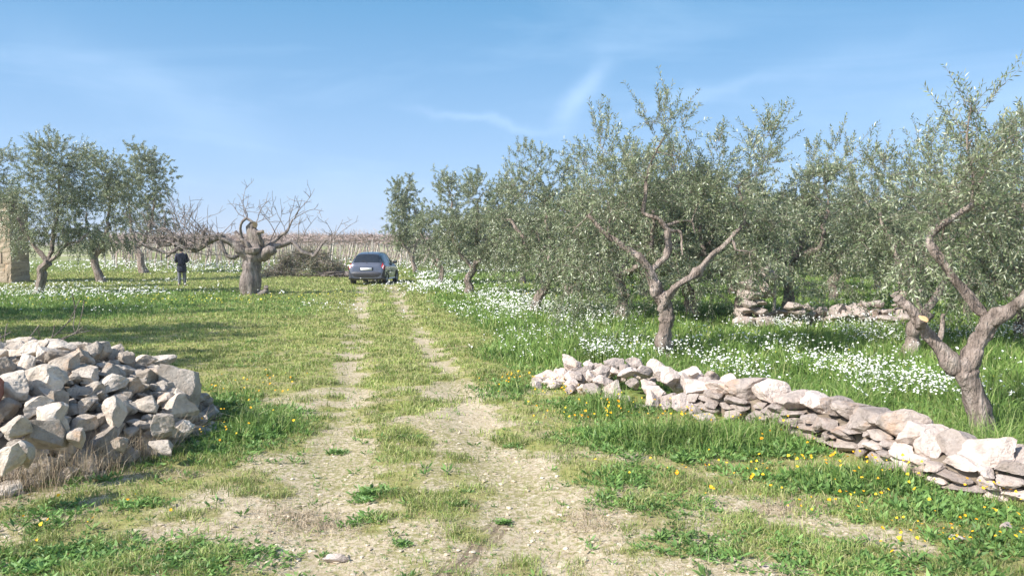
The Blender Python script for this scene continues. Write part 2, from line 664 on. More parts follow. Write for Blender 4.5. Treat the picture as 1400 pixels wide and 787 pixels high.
def cover(x, y):
    """returns (bare soil, lush weeds, tall meadow behind the wall and among the trees), each 0..1"""
    n1 = fbm(x * 1.1, y * 1.1, 21, 4)
    n2 = fbm(x * 3.7, y * 3.7, 31, 3)
    n3 = fbm(x * 0.35, y * 0.35, 41, 3)
    bare = np.maximum(patches(x, y, BARE), rut(x, y) * (0.34 * smooth(14, 7, y) + 0.72))
    dtr = np.abs(x - track_c(y))
    bare = np.maximum(bare, 0.30 * smooth(1.7, .9, dtr) * smooth(9, 6, y))
    bare = np.maximum(bare, 0.30 * smooth(6.2, 4.6, y))
    bare = np.clip(bare * 1.2 + 1.6 * (n1 - 0.5) * (bare > 0.12) + 2.6 * (n2 - 0.5) * smooth(0.05, .3, bare) - 0.20, 0, 1)
    lush = patches(x, y, LUSH)
    lush = np.clip(lush * 1.3 + 0.6 * (n2 - 0.5) - 0.15, 0, 1)
    # tall meadow: right of the lane beyond the wall, and a strip round the left trees
    wl = wall_side(x, y)
    mead = smooth(0.0, 0.5, wl) * smooth(1.2, 2.4, x - track_c(y) + 0.8 * (n3 - 0.5) * 2)
    mead = mead * smooth(8.2, 10.0, y + 5 * smooth(1.0, 2.5, x))
    left = smooth(16.5, 20, y + 3 * (n3 - .5)) * smooth(-7.6, -9.6, x + 2 * (n3 - .5)) * smooth(32, 28, y)
    left = np.maximum(left, 0.6 * smooth(17, 21, y) * smooth(1.4, 2.2, -(x - track_c(y))) * smooth(30, 26, y))
    far = smooth(44, 50, y) * 0.7
    mead = np.maximum(np.maximum(mead, left * 0.8), far)
    bare = bare * (1 - mead) * (1 - 0.8 * lush)
    return bare, lush * (1 - mead), mead


WALL = [gp(742, 520), gp(800, 541), gp(880, 553), gp(1000, 577), (gp(1140, 618)), gp(1220, 650), gp(1310, 678), gp(1400, 692)]
WALL = [np.array((p.x, p.y)) for p in WALL]
WALL.append(WALL[-1] + np.array((0.9, -0.65)))
WALL.append(WALL[-1] + np.array((1.5, -1.2)))
WP = catmull(np.array(WALL), 60)


def wall_side(x, y):
    """signed distance from the foot of the wall, positive on the orchard side"""
    x = np.asarray(x, float)
    y = np.asarray(y, float)
    best = np.full(x.shape, 1e9)
    sg = np.ones(x.shape)
    for i in range(0, len(WP) - 1, 3):
        a, b = WP[i], WP[min(i + 3, len(WP) - 1)]
        d = b - a
        L2 = d @ d
        t = np.clip(((x - a[0]) * d[0] + (y - a[1]) * d[1]) / L2, 0, 1)
        ex, ey = x - a[0] - t * d[0], y - a[1] - t * d[1]
        dd = ex * ex + ey * ey
        s = np.sign(d[0] * ey - d[1] * ex)
        m = dd < best
        best = np.where(m, dd, best)
        sg = np.where(m, s, sg)
    return np.sqrt(best) * sg


# ------------------------------------------------------------------ the ground: one sheet to the horizon
def axis(lo, hi, f0, f1, step, g=1.09):
    a = list(np.arange(f0, f1, step))
    s, v = step, f1
    while v < hi:
        a.append(v)
        s *= g
        v += s
    a.append(hi)
    s, v, b = step, f0, []
    while v > lo:
        s *= g
        v -= s
        b.append(v)
    return np.array(b[::-1] + a)


xs = axis(-4000, 4000, -7.5, 7.5, 0.07)
ys = axis(-60, 6000, 2.4, 14.0, 0.07, 1.05)
GX, GY = np.meshgrid(xs, ys)
GZ = H(GX, GY)
nx, ny = len(xs), len(ys)
idx = np.arange(nx * ny).reshape(ny, nx)
q = np.stack([idx[:-1, :-1], idx[:-1, 1:], idx[1:, 1:], idx[1:, :-1]], -1).reshape(-1, 4)
gm = MB()
gm.add(np.stack([GX, GY, GZ], -1), q)

mg, nt, b = mat('field ground')
L = nt.links


def nd(t, **k):
    n = nt.nodes.new(t)
    for a_, b_ in k.items():
        setattr(n, a_, b_)
    return n


def noise(scale, detail=6, rough=0.6, off=0):
    n = nd("ShaderNodeTexNoise")
    n.inputs['Scale'].default_value = scale
    n.inputs['Detail'].default_value = detail
    n.inputs['Roughness'].default_value = rough
    v = nd("ShaderNodeVectorMath", operation='ADD')
    v.inputs[1].default_value = (off, off * 0.7, off * 0.3)
    L.new(geo.outputs['Position'], v.inputs[0])
    L.new(v.outputs[0], n.inputs['Vector'])
    return n.outputs[0]


def ramp(src, stops):
    r = nd("ShaderNodeValToRGB")
    e = r.color_ramp.elements
    while len(e) < len(stops):
        e.new(0.5)
    for i, (p, c) in enumerate(stops):
        e[i].position = p
        e[i].color = (*c, 1)
    L.new(src, r.inputs[0])
    return r.outputs[0]


def mrange(src, a_, b_, c_=0.0, d_=1.0):
    r = nd("ShaderNodeMapRange")
    for i, v in enumerate((a_, b_, c_, d_)):
        r.inputs[i + 1].default_value = v
    L.new(src, r.inputs[0])
    return r.outputs[0]


def mixc(f, a_, b_):
    k = nd("ShaderNodeMix", data_type='RGBA')
    L.new(f, k.inputs[0])
    for i, v in ((6, a_), (7, b_)):
        if isinstance(v, tuple):
            k.inputs[i].default_value = (*v, 1)
        else:
            L.new(v, k.inputs[i])
    return k.outputs[2]


geo = nd("ShaderNodeNewGeometry")
att = nd("ShaderNodeAttribute", attribute_name='cover')
sepc = nd("ShaderNodeSeparateColor")
L.new(att.outputs['Color'], sepc.inputs[0])


def madd(a_, b_, op='ADD'):
    n = nd("ShaderNodeMath", operation=op)
    for i, v in enumerate((a_, b_)):
        if isinstance(v, (int, float)):
            n.inputs[i].default_value = v
        else:
            L.new(v, n.inputs[i])
    return n.outputs[0]


yy0 = nd("ShaderNodeSeparateXYZ")
L.new(geo.outputs['Position'], yy0.inputs[0])
nA, nB, nC, nD = noise(3, 8, 0.7, 1), noise(14, 8, 0.7, 5), noise(60, 6, 0.7, 9), noise(0.5, 4, 0.5, 13)
soil = ramp(nB, [(0.28, (0.27, 0.20, 0.115)), (0.45, (0.42, 0.34, 0.225)), (0.60, (0.55, 0.465, 0.33)), (0.74, (0.70, 0.62, 0.48))])
crumb = ramp(nC, [(0.35, (0.25, 0.19, 0.11)), (0.52, (0.49, 0.405, 0.275)), (0.66, (0.75, 0.665, 0.52))])
soil = mixc(mrange(nA, 0.4, 0.6, 0.2, 0.7), soil, crumb)
nE = noise(26, 8, 0.75, 17)
soil = mixc(mrange(madd(nE, madd(nD, 0.35, 'MULTIPLY')), 0.665, 0.75, 0.0, 0.8), soil, (0.22, 0.21, 0.07))
moss = ramp(nB, [(0.3, (0.17, 0.175, 0.045)), (0.5, (0.27, 0.27, 0.08)), (0.7, (0.39, 0.36, 0.15))])
thatch = ramp(nC, [(0.35, (0.24, 0.19, 0.115)), (0.6, (0.42, 0.35, 0.22))])
turf = mixc(mrange(nA, 0.45, 0.62), moss, thatch)
turf = mixc(mrange(nD, 0.4, 0.6, 0.0, 0.7), turf, moss)
turf = mixc(madd(mrange(yy0.outputs[1], 8.0, 5.0), mrange(nA, .38, .6, .25, .8), 'MULTIPLY'), turf, ramp(nB, [(0.32, (0.20, 0.155, 0.085)), (0.48, (0.31, 0.26, 0.13)), (0.62, (0.26, 0.27, 0.085)), (0.75, (0.42, 0.36, 0.21))]))
bf = mrange(madd(madd(sepc.outputs[0], madd(nB, -0.5), 'ADD'), madd(madd(nC, -0.5), 1.1, 'MULTIPLY')), 0.22, 0.55)
# the print of a tyre pressed into the soil
ta, tb_ = gp(690, 712), gp(606, 795)
td = (tb_ - ta).normalized()
tnrm = Vector((td.y, -td.x, 0))


def line(v):
    n = nd("ShaderNodeVectorMath", operation='DOT_PRODUCT')
    s_ = nd("ShaderNodeVectorMath", operation='SUBTRACT')
    L.new(geo.outputs['Position'], s_.inputs[0])
    s_.inputs[1].default_value = ta
    L.new(s_.outputs[0], n.inputs[0])
    n.inputs[1].default_value = v
    return n.outputs['Value']


acr = madd(line(tnrm), madd(madd(nA, -0.5), 0.10, 'MULTIPLY'))
tmask = madd(mrange(madd(acr, 0, 'ABSOLUTE'), 0.085, 0.055), mrange(line(td), -0.05, 0.1), 'MULTIPLY')
lug = madd(madd(madd(acr, 110.0, 'MULTIPLY'), madd(line(td), 9.0, 'MULTIPLY')), 0, 'SINE')
tmask2 = madd(tmask, mrange(madd(lug, nC), 0.1, 0.9, 0.35, 0.9), 'MULTIPLY')
soil = mixc(tmask2, soil, (0.20, 0.15, 0.10))
base = mixc(bf, turf, soil)
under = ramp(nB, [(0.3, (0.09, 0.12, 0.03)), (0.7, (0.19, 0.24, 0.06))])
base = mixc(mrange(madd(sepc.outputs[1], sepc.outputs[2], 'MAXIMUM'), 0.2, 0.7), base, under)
# far fields: white flowering weeds and ochre earth
farf = ramp(noise(0.12, 8, 0.7, 3), [(0.35, (0.20, 0.24, 0.08)), (0.5, (0.32, 0.32, 0.16)), (0.62, (0.42, 0.38, 0.29))])
yy = nd("ShaderNodeSeparateXYZ")
L.new(geo.outputs['Position'], yy.inputs[0])
base = mixc(mrange(yy.outputs[1], 60, 80), base, farf)
farg = ramp(noise(0.02, 5, 0.6, 8), [(0.4, (0.20, 0.15, 0.10)), (0.6, (0.14, 0.13, 0.08))])
base = mixc(mrange(yy.outputs[1], 120, 220), base, farg)
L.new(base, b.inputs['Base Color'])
b.inputs['Roughness'].default_value = 0.97
b.inputs['Specular IOR Level'].default_value = 0.1
bp = nd("ShaderNodeBump")
bp.inputs['Strength'].default_value = 0.55
bp.inputs['Distance'].default_value = 0.03
L.new(madd(madd(nB, madd(nC, 0.6, 'MULTIPLY')), madd(tmask2, -0.35, 'MULTIPLY')), bp.inputs['Height'])
L.new(bp.outputs[0], b.inputs['Normal'])

ground = gm.build('ground', mg)
tag(ground, kind='structure')
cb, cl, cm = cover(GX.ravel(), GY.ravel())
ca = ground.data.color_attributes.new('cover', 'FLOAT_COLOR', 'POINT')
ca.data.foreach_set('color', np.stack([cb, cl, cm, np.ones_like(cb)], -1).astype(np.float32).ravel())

# ------------------------------------------------------------------ rocks
ICO = None


def ico(sub):
    import bmesh
    bm = bmesh.new()
    bmesh.ops.create_icosphere(bm, subdivisions=sub, radius=1)
    v = np.array([x.co[:] for x in bm.verts])
    f = np.array([[w_.index for w_ in x.verts] for x in bm.faces])
    bm.free()
    return v, f


ICOS = {s: ico(s) for s in (1, 2, 3, 4)}


def n3(v, s):
    return (vnoise(v[:, 0] + 5 * s, v[:, 1] + v[:, 2] * 0.7, s) + vnoise(v[:, 1] - 3 * s, v[:, 2] + v[:, 0] * 0.6, s + 1) +
            vnoise(v[:, 2] + 7, v[:, 0] - v[:, 1] * 0.5, s + 2)) / 3 - 0.5


def rock_verts(seed, sub=4, planes=13, round_=0.0, rough=1.0):
    rng = np.random.default_rng(seed)
    v, f = ICOS[sub]
    v = v.copy()
    for k in range(planes):
        n = unit(rng.normal(size=3))
        d = rng.uniform(0.36, 0.80) + round_ * 0.25
        s = v @ n - d
        v = v - np.clip(s, 0, None)[:, None] * n * (0.97 - round_ * 0.3)
    v = v * (1 + rough * (0.22 * n3(v * 2.0, seed % 97) + 0.22 * n3(v * 4.5, seed % 89 + 5) + 0.13 * n3(v * 12, seed % 83 + 9)))[:, None]
    return v / np.abs(v).max(0), f


def rock_mesh(name, seed, m, sub=4, **k):
    v, f = rock_verts(seed, sub, **k)
    mb = MB()
    mb.add(v, None, f)
    return mb.mesh(name, m, False)


ROCKS = [rock_mesh('rock', 100 + i, M_STONE) for i in range(14)]
WROCKS = [rock_mesh('stone', 300 + i, M_WALLST, round_=0.15 if i % 2 else 0.0) for i in range(12)]


def rock(meshes, loc, size, rng, name='rock', parent=None, rot=None, mi=None):
    o = bpy.data.objects.new(name, meshes[mi if mi is not None else rng.integers(len(meshes))])
    COL.objects.link(o)
    o.location = loc
    o.scale = size
    o.rotation_euler = rot if rot is not None else tuple(rng.uniform(-0.5, 0.5, 2)) + (rng.uniform(0, 6.28),)
    o.parent = parent
    return o


HC, HR, HH = np.array((-4.58, 6.55)), np.array((1.90, 1.85)), 0.80


def heap_h(x, y):
    # highest a little right of the middle, sloping down to both ends
    a = 0.15
    dx, dy = x - HC[0], y - HC[1]
    u = (dx * math.cos(a) + dy * math.sin(a)) / HR[0]
    v = (-dx * math.sin(a) + dy * math.cos(a)) / HR[1]
    r2 = u * u + v * v
    return HH * np.clip(1 - r2, 0, None) ** 0.68 * np.clip(0.93 + .35 * u, .7, 1.08)


rng = np.random.default_rng(7)
# named rocks of the heap: (px, py, distance, half sizes, label)
big = [
    (85, 502, 6.6, (.20, .16, .15), 'chalk white boulder high on the left heap'),
    (50, 525, 5.9, (.23, .16, .17), 'large grey slab face at the left edge of the rock heap'),
    (18, 530, 5.7, (.17, .15, .14), 'rough grey block at the far left of the heap'),
    (95, 482, 7.0, (.24, .13, .07), 'thin flat slab tilted up on top of the heap'),
    (160, 512, 6.7, (.21, .15, .12), 'wide pale boulder at the top middle of the heap'),
    (126, 541, 6.1, (.15, .13, .14), 'bright white angular rock in the middle of the heap'),
    (252, 527, 6.9, (.23, .2, .2), 'big pitted pinkish boulder at the right end of the heap'),
    (178, 528, 6.4, (.14, .12, .13), 'beige lumpy rock below the wide pale boulder'),
    (158, 568, 5.8, (.11, .1, .15), 'upright pale block low in the middle of the heap'),
    (205, 556, 6.2, (.14, .1, .1), 'triangular beige rock low right in the heap'),
    (222, 580, 5.9, (.11, .1, .12), 'white roundish rock at the lower right foot of the heap'),
    (245, 556, 6.4, (.14, .12, .12), 'grey rock under the pitted boulder'),
    (210, 497, 7.3, (.22, .14, .08), 'flat dark brown slab on the back right of the heap'),
    (165, 490, 7.3, (.13, .1, .11), 'jagged grey rock standing on the heap crest'),
    (62, 540, 5.8, (.12, .1, .1), 'small square grey rock against the grey slab'),
    (163, 606, 5.4, (.07, .06, .07), 'small cube shaped stone in the dry grass before the heap'),
    (225, 610, 5.7, (.12, .08, .06), 'flat stone half buried at the right foot of the heap'),
    (48, 558, 5.5, (.12, .1, .08), 'wedge shaped beige rock on the left heap slope'),
    (75, 565, 5.4, (.13, .09, .12), 'tan angular rock left of centre on the heap'),
    (24, 585, 5.0, (.12, .1, .1), 'pale blocky rock low at the left of the heap'),
    (70, 592, 5.15, (.15, .12, .12), 'long grey rock low in the heap above the dry grass'),
    (12, 625, 4.6, (.11, .1, .12), 'grey rock at the bottom left foot of the heap'),
    (35, 620, 4.75, (.09, .09, .1), 'pointed pale rock at the bottom left foot of the heap'),
    (107, 600, 5.2, (.10, .08, .08), 'dull beige rock beside the dry grass'),
]
placed = []
for i, (px, py, D, s, lab) in enumerate(big):
    p = at(px, py, D)
    mi = i % 14
    o = rock(ROCKS, p, s, rng, rot=(rng.uniform(-.3, .3), rng.uniform(-.3, .3), rng.uniform(-.5, .5)), mi=mi)
    tag(o, lab, 'rock', 'rocks in the heap')
    placed.append((p, max(s)))
small_labels = ['small angular limestone rock filling the left heap', 'medium grey limestone rock packed in the left heap']
cnt = 0
tries = 0
while cnt < 215 and tries < 12000:
    tries += 1
    a = rng.uniform(0, 6.283)
    rr = math.sqrt(rng.uniform(0, 1.08))
    x = HC[0] + HR[0] * rr * math.cos(a)
    y = HC[1] + HR[1] * rr * math.sin(a)
    if y > 7.4 and rng.random() < 0.75:
        continue
    big_ = tries < 900
    s = rng.uniform(0.09, 0.135) if big_ else rng.uniform(0.05, 0.09)
    z = Hs(x, y) + float(heap_h(x, y)) + rng.uniform(-0.05, 0.02) + (0.02 if rr > .97 else 0)
    p = np.array((x, y, z))
    if any(np.linalg.norm((p - q_) * (1, 1, .8)) < (s + t_) * 0.62 for q_, t_ in placed):
        continue
    placed.append((p, s))
    sz = (s * rng.uniform(.9, 1.35), s * rng.uniform(.75, 1.05), s * rng.uniform(.55, .95))
    o = rock(ROCKS, p, sz, rng, rot=(rng.uniform(-.6, .6), rng.uniform(-.6, .6), rng.uniform(0, 6.28)))
    tag(o, small_labels[1 if big_ else 0], 'rock', 'medium rocks in the heap' if big_ else 'small rocks in the heap')
    cnt += 1
hm = MB()
for _ in range(1500):
    a, rr = rng.uniform(0, 6.283), math.sqrt(rng.uniform(0, 1.1))
    x, y = HC[0] + HR[0] * rr * math.cos(a), HC[1] + HR[1] * rr * math.sin(a)
    if y > 7.5:
        continue
    v, f = rock_verts(int(rng.integers(1e6)), 2)
    s = rng.uniform(.03, .075)
    hm.add(v * (s * 1.3, s, s * .8) + (x, y, Hs(x, y) + float(heap_h(x, y)) * .93 - .02), None, f)
tag(hm.build('small_rubble', M_STONE, smooth_=False), kind='stuff', label='small stone chips filling the gaps of the rock heap', cat='rubble')
hm = MB()
g = np.linspace(-1.05, 1.05, 60)
X, Y = np.meshgrid(HC[0] + HR[0] * g, HC[1] + HR[1] * g)
Z = H(X, Y) + heap_h(X, Y) * 0.88 - 0.07 + 0.06 * fbm(X * 5, Y * 5, 3)
ii = np.arange(3600).reshape(60, 60)
hm.add(np.stack([X, Y, Z], -1), np.stack([ii[:-1, :-1], ii[:-1, 1:], ii[1:, 1:], ii[1:, :-1]], -1).reshape(-1, 4))
tag(hm.build('rubble', M_SOILCORE), kind='stuff', label='earth and fine rubble between the rocks of the heap', cat='rubble')
# broken roof tile at the left edge
tm = MB()
th = np.linspace(0.2, math.pi - 0.2, 14)
for r_, yy0 in ((0.10, 0), ):
    o_ = []
    for yv in np.linspace(-.14, .14, 6):
        for rad_ in (0.10, 0.115):
            o_.append([(rad_ * math.cos(a), yv, rad_ * math.sin(a)) for a in th])
    o_ = np.array(o_)
    n_ = len(th)
    tm.add(o_.reshape(-1, 3))
    Q = []
    ix = np.arange(12 * n_).reshape(6, 2, n_)
    for a in range(5):
        for k in range(2):
            for j in range(n_ - 1):
                Q.append((ix[a, k, j], ix[a, k, j + 1], ix[a + 1, k, j + 1], ix[a + 1, k, j]))
        for j in (0, n_ - 1):
            Q.append((ix[a, 0, j], ix[a, 1, j], ix[a + 1, 1, j], ix[a + 1, 0, j]))
    for a in (0, 5):
        for j in range(n_ - 1):
            Q.append((ix[a, 0, j], ix[a, 0, j + 1], ix[a, 1, j + 1], ix[a, 1, j]))
    tm.Q.append(np.array(Q))
    tm.MQ.append(np.zeros(len(Q)))
t_ = tm.build('roof_tile', M_TILE)
t_.location = at(-24, 543, 5.45)
t_.rotation_euler = (0.5, 0.5, 0.6)
tag(t_, 'broken red roof tile lying on the left edge of the rock heap', 'roof tile')

# ------------------------------------------------------------------ dry stone wall on the right
rng = np.random.default_rng(11)
cum = np.concatenate([[0], np.cumsum(np.linalg.norm(np.diff(WP, axis=0), axis=1))])
SL = cum[-1]


def wpt(s):
    x = np.interp(s, cum, WP[:, 0])
    y = np.interp(s, cum, WP[:, 1])
    x2 = np.interp(s + 0.05, cum, WP[:, 0])
    y2 = np.interp(s + 0.05, cum, WP[:, 1])
    x1 = np.interp(s - 0.05, cum, WP[:, 0])
    y1 = np.interp(s - 0.05, cum, WP[:, 1])
    t = unit(np.array((x2 - x1, y2 - y1)))
    return np.array((x, y)), t, np.array((-t[1], t[0]))


wroot = empty('dry_stone_wall', (WP[20][0], WP[20][1], Hs(WP[20][0], WP[20][1])))
tag(wroot, 'low pinkish dry stone wall curving past the olive trees to the right edge', 'stone wall')
WO = Vector(wroot.location)
WH = lambda s: np.interp(s, [0, 2.0, 2.6, 4.2, 5.0, 9], [0.14, 0.17, 0.24, 0.25, 0.20, 0.20])
S0 = 2.1                                                    # the tumbled end lies before this
stones = []


def wstone(s, off, z, size, yaw=None, name='stone'):
    p, t, n = wpt(s)
    q_ = p + n * off
    ang = math.atan2(t[1], t[0]) + (rng.normal() * 0.18 if yaw is None else yaw)
    o = rock(WROCKS, Vector((q_[0], q_[1], Hs(*q_) + z)) - WO, size, rng, name, wroot,
             rot=(rng.normal() * 0.10, rng.normal() * 0.10, ang))
    stones.append((o, float(np.hypot(*q_)), size))
    return o


s = S0
while s < SL:                                              # face courses
    h = WH(s)
    wdt = rng.uniform(0.07, 0.15)
    z = 0.02
    while z < h - 0.03:
        th_ = rng.uniform(0.03, 0.055)
        wstone(s + rng.uniform(-.04, .04), 0.08 + 0.10 * z + rng.uniform(-.02, .02), z + th_ * 0.8, (wdt * rng.uniform(.8, 1.15), 0.11, th_ * 1.12))
        z += th_ * 1.75
    s += wdt * 1.45
s = S0
while s < SL:                                              # the far face
    wdt = rng.uniform(0.12, 0.18)
    for z in (0.07, 0.2):
        wstone(s, 0.50, z, (wdt, 0.14, 0.09))
    s += wdt * 1.6
caps = []
s = S0 - 0.1
while s < SL:
    p_, _, _ = wpt(s)
    wdt = rng.uniform(0.11, 0.23)
    o = wstone(s + wdt * .8, 0.27 + rng.uniform(-.05, .03), WH(s) + 0.045, (wdt, rng.uniform(.17, .25), rng.uniform(.085, .15)), name='capstone')
    caps.append(o)
    s += wdt * 1.38
# the hundred nearest stay parts, the others become one mass
face = [x for x in stones if x[0].name.startswith('stone')]
face.sort(key=lambda x: x[1] + (8 if False else 0))
bpy.context.view_layer.update()
rest = face[95:]
mb = MB()
for o, _, _ in rest:
    m4 = np.array(o.matrix_local)
    v = np.empty(len(o.data.vertices) * 3)
    o.data.vertices.foreach_get('co', v)
    v = v.reshape(-1, 3)
    f = np.empty(len(o.data.polygons) * 3, np.int32)
    o.data.polygons.foreach_get('vertices', f)
    mb.add(v @ m4[:3, :3].T + m4[:3, 3], None, f.reshape(-1, 3))
    bpy.data.objects.remove(o)
for s in np.arange(S0, SL, 0.02):
    pass
cs, ct = [], []
for s in np.arange(S0, SL, 0.1):
    p, t, n = wpt(s)
    z0 = Hs(*p)
    for off, z in ((0.10, -0.05), (0.13, WH(s) * 0.8), (0.30, WH(s) * .95), (0.5, WH(s) * 0.8), (0.55, -0.05)):
        q_ = p + n * off
        cs.append((q_[0] - WO.x, q_[1] - WO.y, z0 + z - WO.z))
k = len(cs) // 5
Q = [(5 * i + j, 5 * i + j + 1, 5 * i + j + 6, 5 * i + j + 5) for i in range(k - 1) for j in range(4)]
mb.build('rubble_fill', M_WALLST, wroot, False)['kind'] = 'stuff'
mb = MB()
mb.add(np.array(cs), np.array(Q))
mb.build('earth_core', M_SOILCORE, wroot)

# the tumbled end: loose rocks
tl = [
    (785, 500, 9.3, (.20, .10, .10), 'long pointed white slab sticking up at the tumbled wall end', (0.1, 0.55, -.2)),
    (815, 506, 9.1, (.12, .1, .10), 'roundish grey stone beside the pointed slab', None),
    (868, 500, 8.9, (.15, .11, .11), 'pinkish domed boulder in front of the forked olive', None),
    (898, 504, 8.7, (.14, .11, .12), 'very white round boulder at the foot of the forked olive', None),
    (938, 519, 8.2, (.20, .14, .17), 'large white boulder right of the forked olive trunk', None),
    (745, 518, 9.3, (.17, .1, .12), 'pale round boulder at the left tip of the tumbled wall', None),
    (770, 516, 9.2, (.13, .1, .12), 'beige boulder second from the left tip', None),
    (782, 503, 9.5, (.13, .1, .10), 'cream boulder under the pointed slab', None),
    (795, 514, 8.9, (.15, .11, .11), 'broad pale stone in front of the pointed slab', None),
    (735, 527, 8.9, (.09, .08, .08), 'small stone at the extreme left tip of the tumbled wall', None),
    (1056, 536, 7.55, (.20, .14, .13), 'tall grey pink boulder standing on the wall past the gap', None),
    (975, 533, 7.9, (.15, .1, .10), 'grey triangular stone between the white boulder and the gap', None),
    (960, 572, 7.2, (.14, .1, .06), 'low white stone in the grass below the wall', None),
    (855, 556, 7.75, (.26, .14, .035), 'flat bedrock slab showing through the grass', None),
    (800, 553, 7.9, (.15, .11, .03), 'small flat slab flush with the grass', None),
    (1395, 650, 5.35, (.16, .14, .16), 'big grey block standing at the right edge of the photo', None),
]
for px, py, D, sz, lab, rt in tl:
    p = at(px, py, D)
    g_ = Hs(p[0], p[1])
    p[2] = max(p[2], g_ + sz[2] * 0.1)
    if 'slab' in lab and 'pointed' not in lab:
        p[2] = g_ + 0.01
    o = rock(WROCKS, p, sz, rng, rot=rt or (rng.normal() * .15, rng.normal() * .15, rng.normal() * .4))
    tag(o, lab, 'rock', 'loose rocks of the tumbled wall end')
pl = []
n_ = 0
tries = 0
while n_ < 60 and tries < 5000:
    tries += 1
    s = rng.uniform(-0.02, S0 + 0.35)
    off = rng.uniform(-0.12, 0.75)
    p, t, n = wpt(max(s, 0))
    q_ = p + n * off
    prof = 0.27 * math.exp(-((off - 0.42) / 0.36) ** 2) * min(1, 0.35 + s)
    sz = rng.uniform(0.07, 0.15)
    pp = np.array((q_[0], q_[1], Hs(*q_) + prof + rng.uniform(-.04, .02)))
    if any(np.linalg.norm(pp - a) < (b_ + sz) * 0.66 for a, b_ in pl):
        continue
    pl.append((pp, sz))
    o = rock(WROCKS, pp, (sz * rng.uniform(.9, 1.3), sz * .9, sz * rng.uniform(.55, .9)), rng)
    tag(o, 'loose whitish pink stone of the tumbled wall end', 'rock', 'small stones of the tumbled wall end')
    n_ += 1

# stones lying about in the foreground
for i, (px, py, r_, lab) in enumerate([(460, 768, .07, 'pale stone set in the soil at the bottom left of the track'),
                                      (1050, 775, .035, 'small pale stone on bare soil at the bottom right'),
                                      (1378, 722, .06, 'grey stone in the weeds below the wall at the right'),
                                      (1310, 738, .05, 'flat grey stone in the weeds at lower right'),
                                      (1000, 660, .03, 'small white stone in the grass below the wall')]):
    p = gp(px, py)
    tag(rock(WROCKS, p + Vector((0, 0, r_ * .2)), (r_, r_ * .8, r_ * .45), rng), lab, 'stone', 'single stones on the ground')

# ------------------------------------------------------------------ ground plants
PROTECT = None


def scatter(n, ymin, ymax, k, rng, xw=0.74, pad=1.2):
    """points inside what the picture can see (and a little more), denser near the camera: pdf of y ~ y^-k"""
    u = rng.random(n)
    if abs(1 - k) < 1e-3:
        y = ymin * (ymax / ymin) ** u
    else:
        e = 1 - k
        y = (ymin ** e + u * (ymax ** e - ymin ** e)) ** (1 / e)
    x = rng.uniform(-1, 1, n) * (xw * y + pad)
    return x, y


def inside_rocks(x, y):
    dx, dy = (x - HC[0]) / HR[0], (y - HC[1]) / HR[1]
    hp = dx * dx + dy * dy < 0.93
    ws = wall_side(x, y)
    wl = (ws > 0.02) & (ws < 0.56) & (y < 9)
    return hp | wl


def blades(mb, x, y, h, w_, rng, lean=0.35, curl=0.5, z0=None, m=0):
    n = len(x)
    if n == 0:
        return
    z = (H(x, y) if z0 is None else z0) - 0.004
    az = rng.uniform(0, 6.283, n)
    le = np.abs(rng.normal(0, lean, n))
    d = np.stack([np.cos(az), np.sin(az)], -1)
    fa = rng.uniform(0, 6.283, n)
    sd = np.stack([np.cos(fa), np.sin(fa), np.zeros(n)], -1)
    P0 = np.stack([x, y, z], -1)
    up = np.zeros((n, 3))
    up[:, 2] = 1
    D3 = np.concatenate([d, np.zeros((n, 1))], 1)
    h = h[:, None]
    w_ = w_[:, None]
    P1 = P0 + up * h * 0.55 + D3 * h * le[:, None] * 0.35
    P2 = P0 + up * h * (1 - 0.35 * curl * le[:, None]) + D3 * h * le[:, None] * (0.9 + curl * 0.4)
    V = np.stack([P0 - sd * w_ * .5, P0 + sd * w_ * .5, P1 - sd * w_ * .42, P1 + sd * w_ * .42, P2], 1)
    o = (np.arange(n) * 5)[:, None]
    mb.add(V.reshape(-1, 3), o + np.array([[0, 1, 3, 2]]), o + np.array([[2, 3, 4]]), m)


def leaves_at(mb, P, D, ln, w_, rng, m=0, up=None):
    """rhombic leaves: base point P, direction D"""
    n = len(P)
    D = unit(D)
    r = rng.normal(size=(n, 3)) * 0.8
    r[:, 2] += 1.0 if up is None else up
    s = unit(np.cross(D, r))
    nn = np.cross(s, D)
    ln = np.broadcast_to(np.asarray(ln, float), (n,))[:, None]
    w_ = np.broadcast_to(np.asarray(w_, float), (n,))[:, None]
    mid = P + D * ln * 0.48
    V = np.stack([P, mid + s * w_ * .5 + nn * w_ * .08, P + D * ln, mid - s * w_ * .5 + nn * w_ * .08], 1)
    o = (np.arange(n) * 4)[:, None]
    mb.add(V.reshape(-1, 3), o + np.array([[0, 1, 2, 3]]), None, m)


rng = np.random.default_rng(21)
# short lawn
x, y = scatter(1000000, 3.2, 58, 0.85, rng)
bare, lush, mead = cover(x, y)
n5 = fbm(x * 5, y * 5, 61, 3)
keep = rng.random(len(x)) < np.clip((1 - bare) ** 2.2 * (0.25 + 1.2 * smooth(0.38, 0.62, n5)) * smooth(2.4, 6.0, y + 3.0 * n5), 0.015, 1) * (1 - mead) * (1 - lush * .7)
keep &= ~inside_rocks(x, y)
x, y, n5 = x[keep], y[keep], n5[keep]
hh = (0.012 + 0.028 * rng.random(len(x)) + 0.03 * smooth(.5, .75, n5)) * (1 + y * 0.03)
ww = np.maximum(0.0035, y * 0.00095) * rng.uniform(.7, 1.4, len(x))
mb = MB()
blades(mb, x, y, hh, ww, rng, 0.8, 0.8)
tag(mb.build('short_grass', M_LAWN), 'short mossy grass over the lawn and between the wheel ruts', 'grass', kind='stuff')

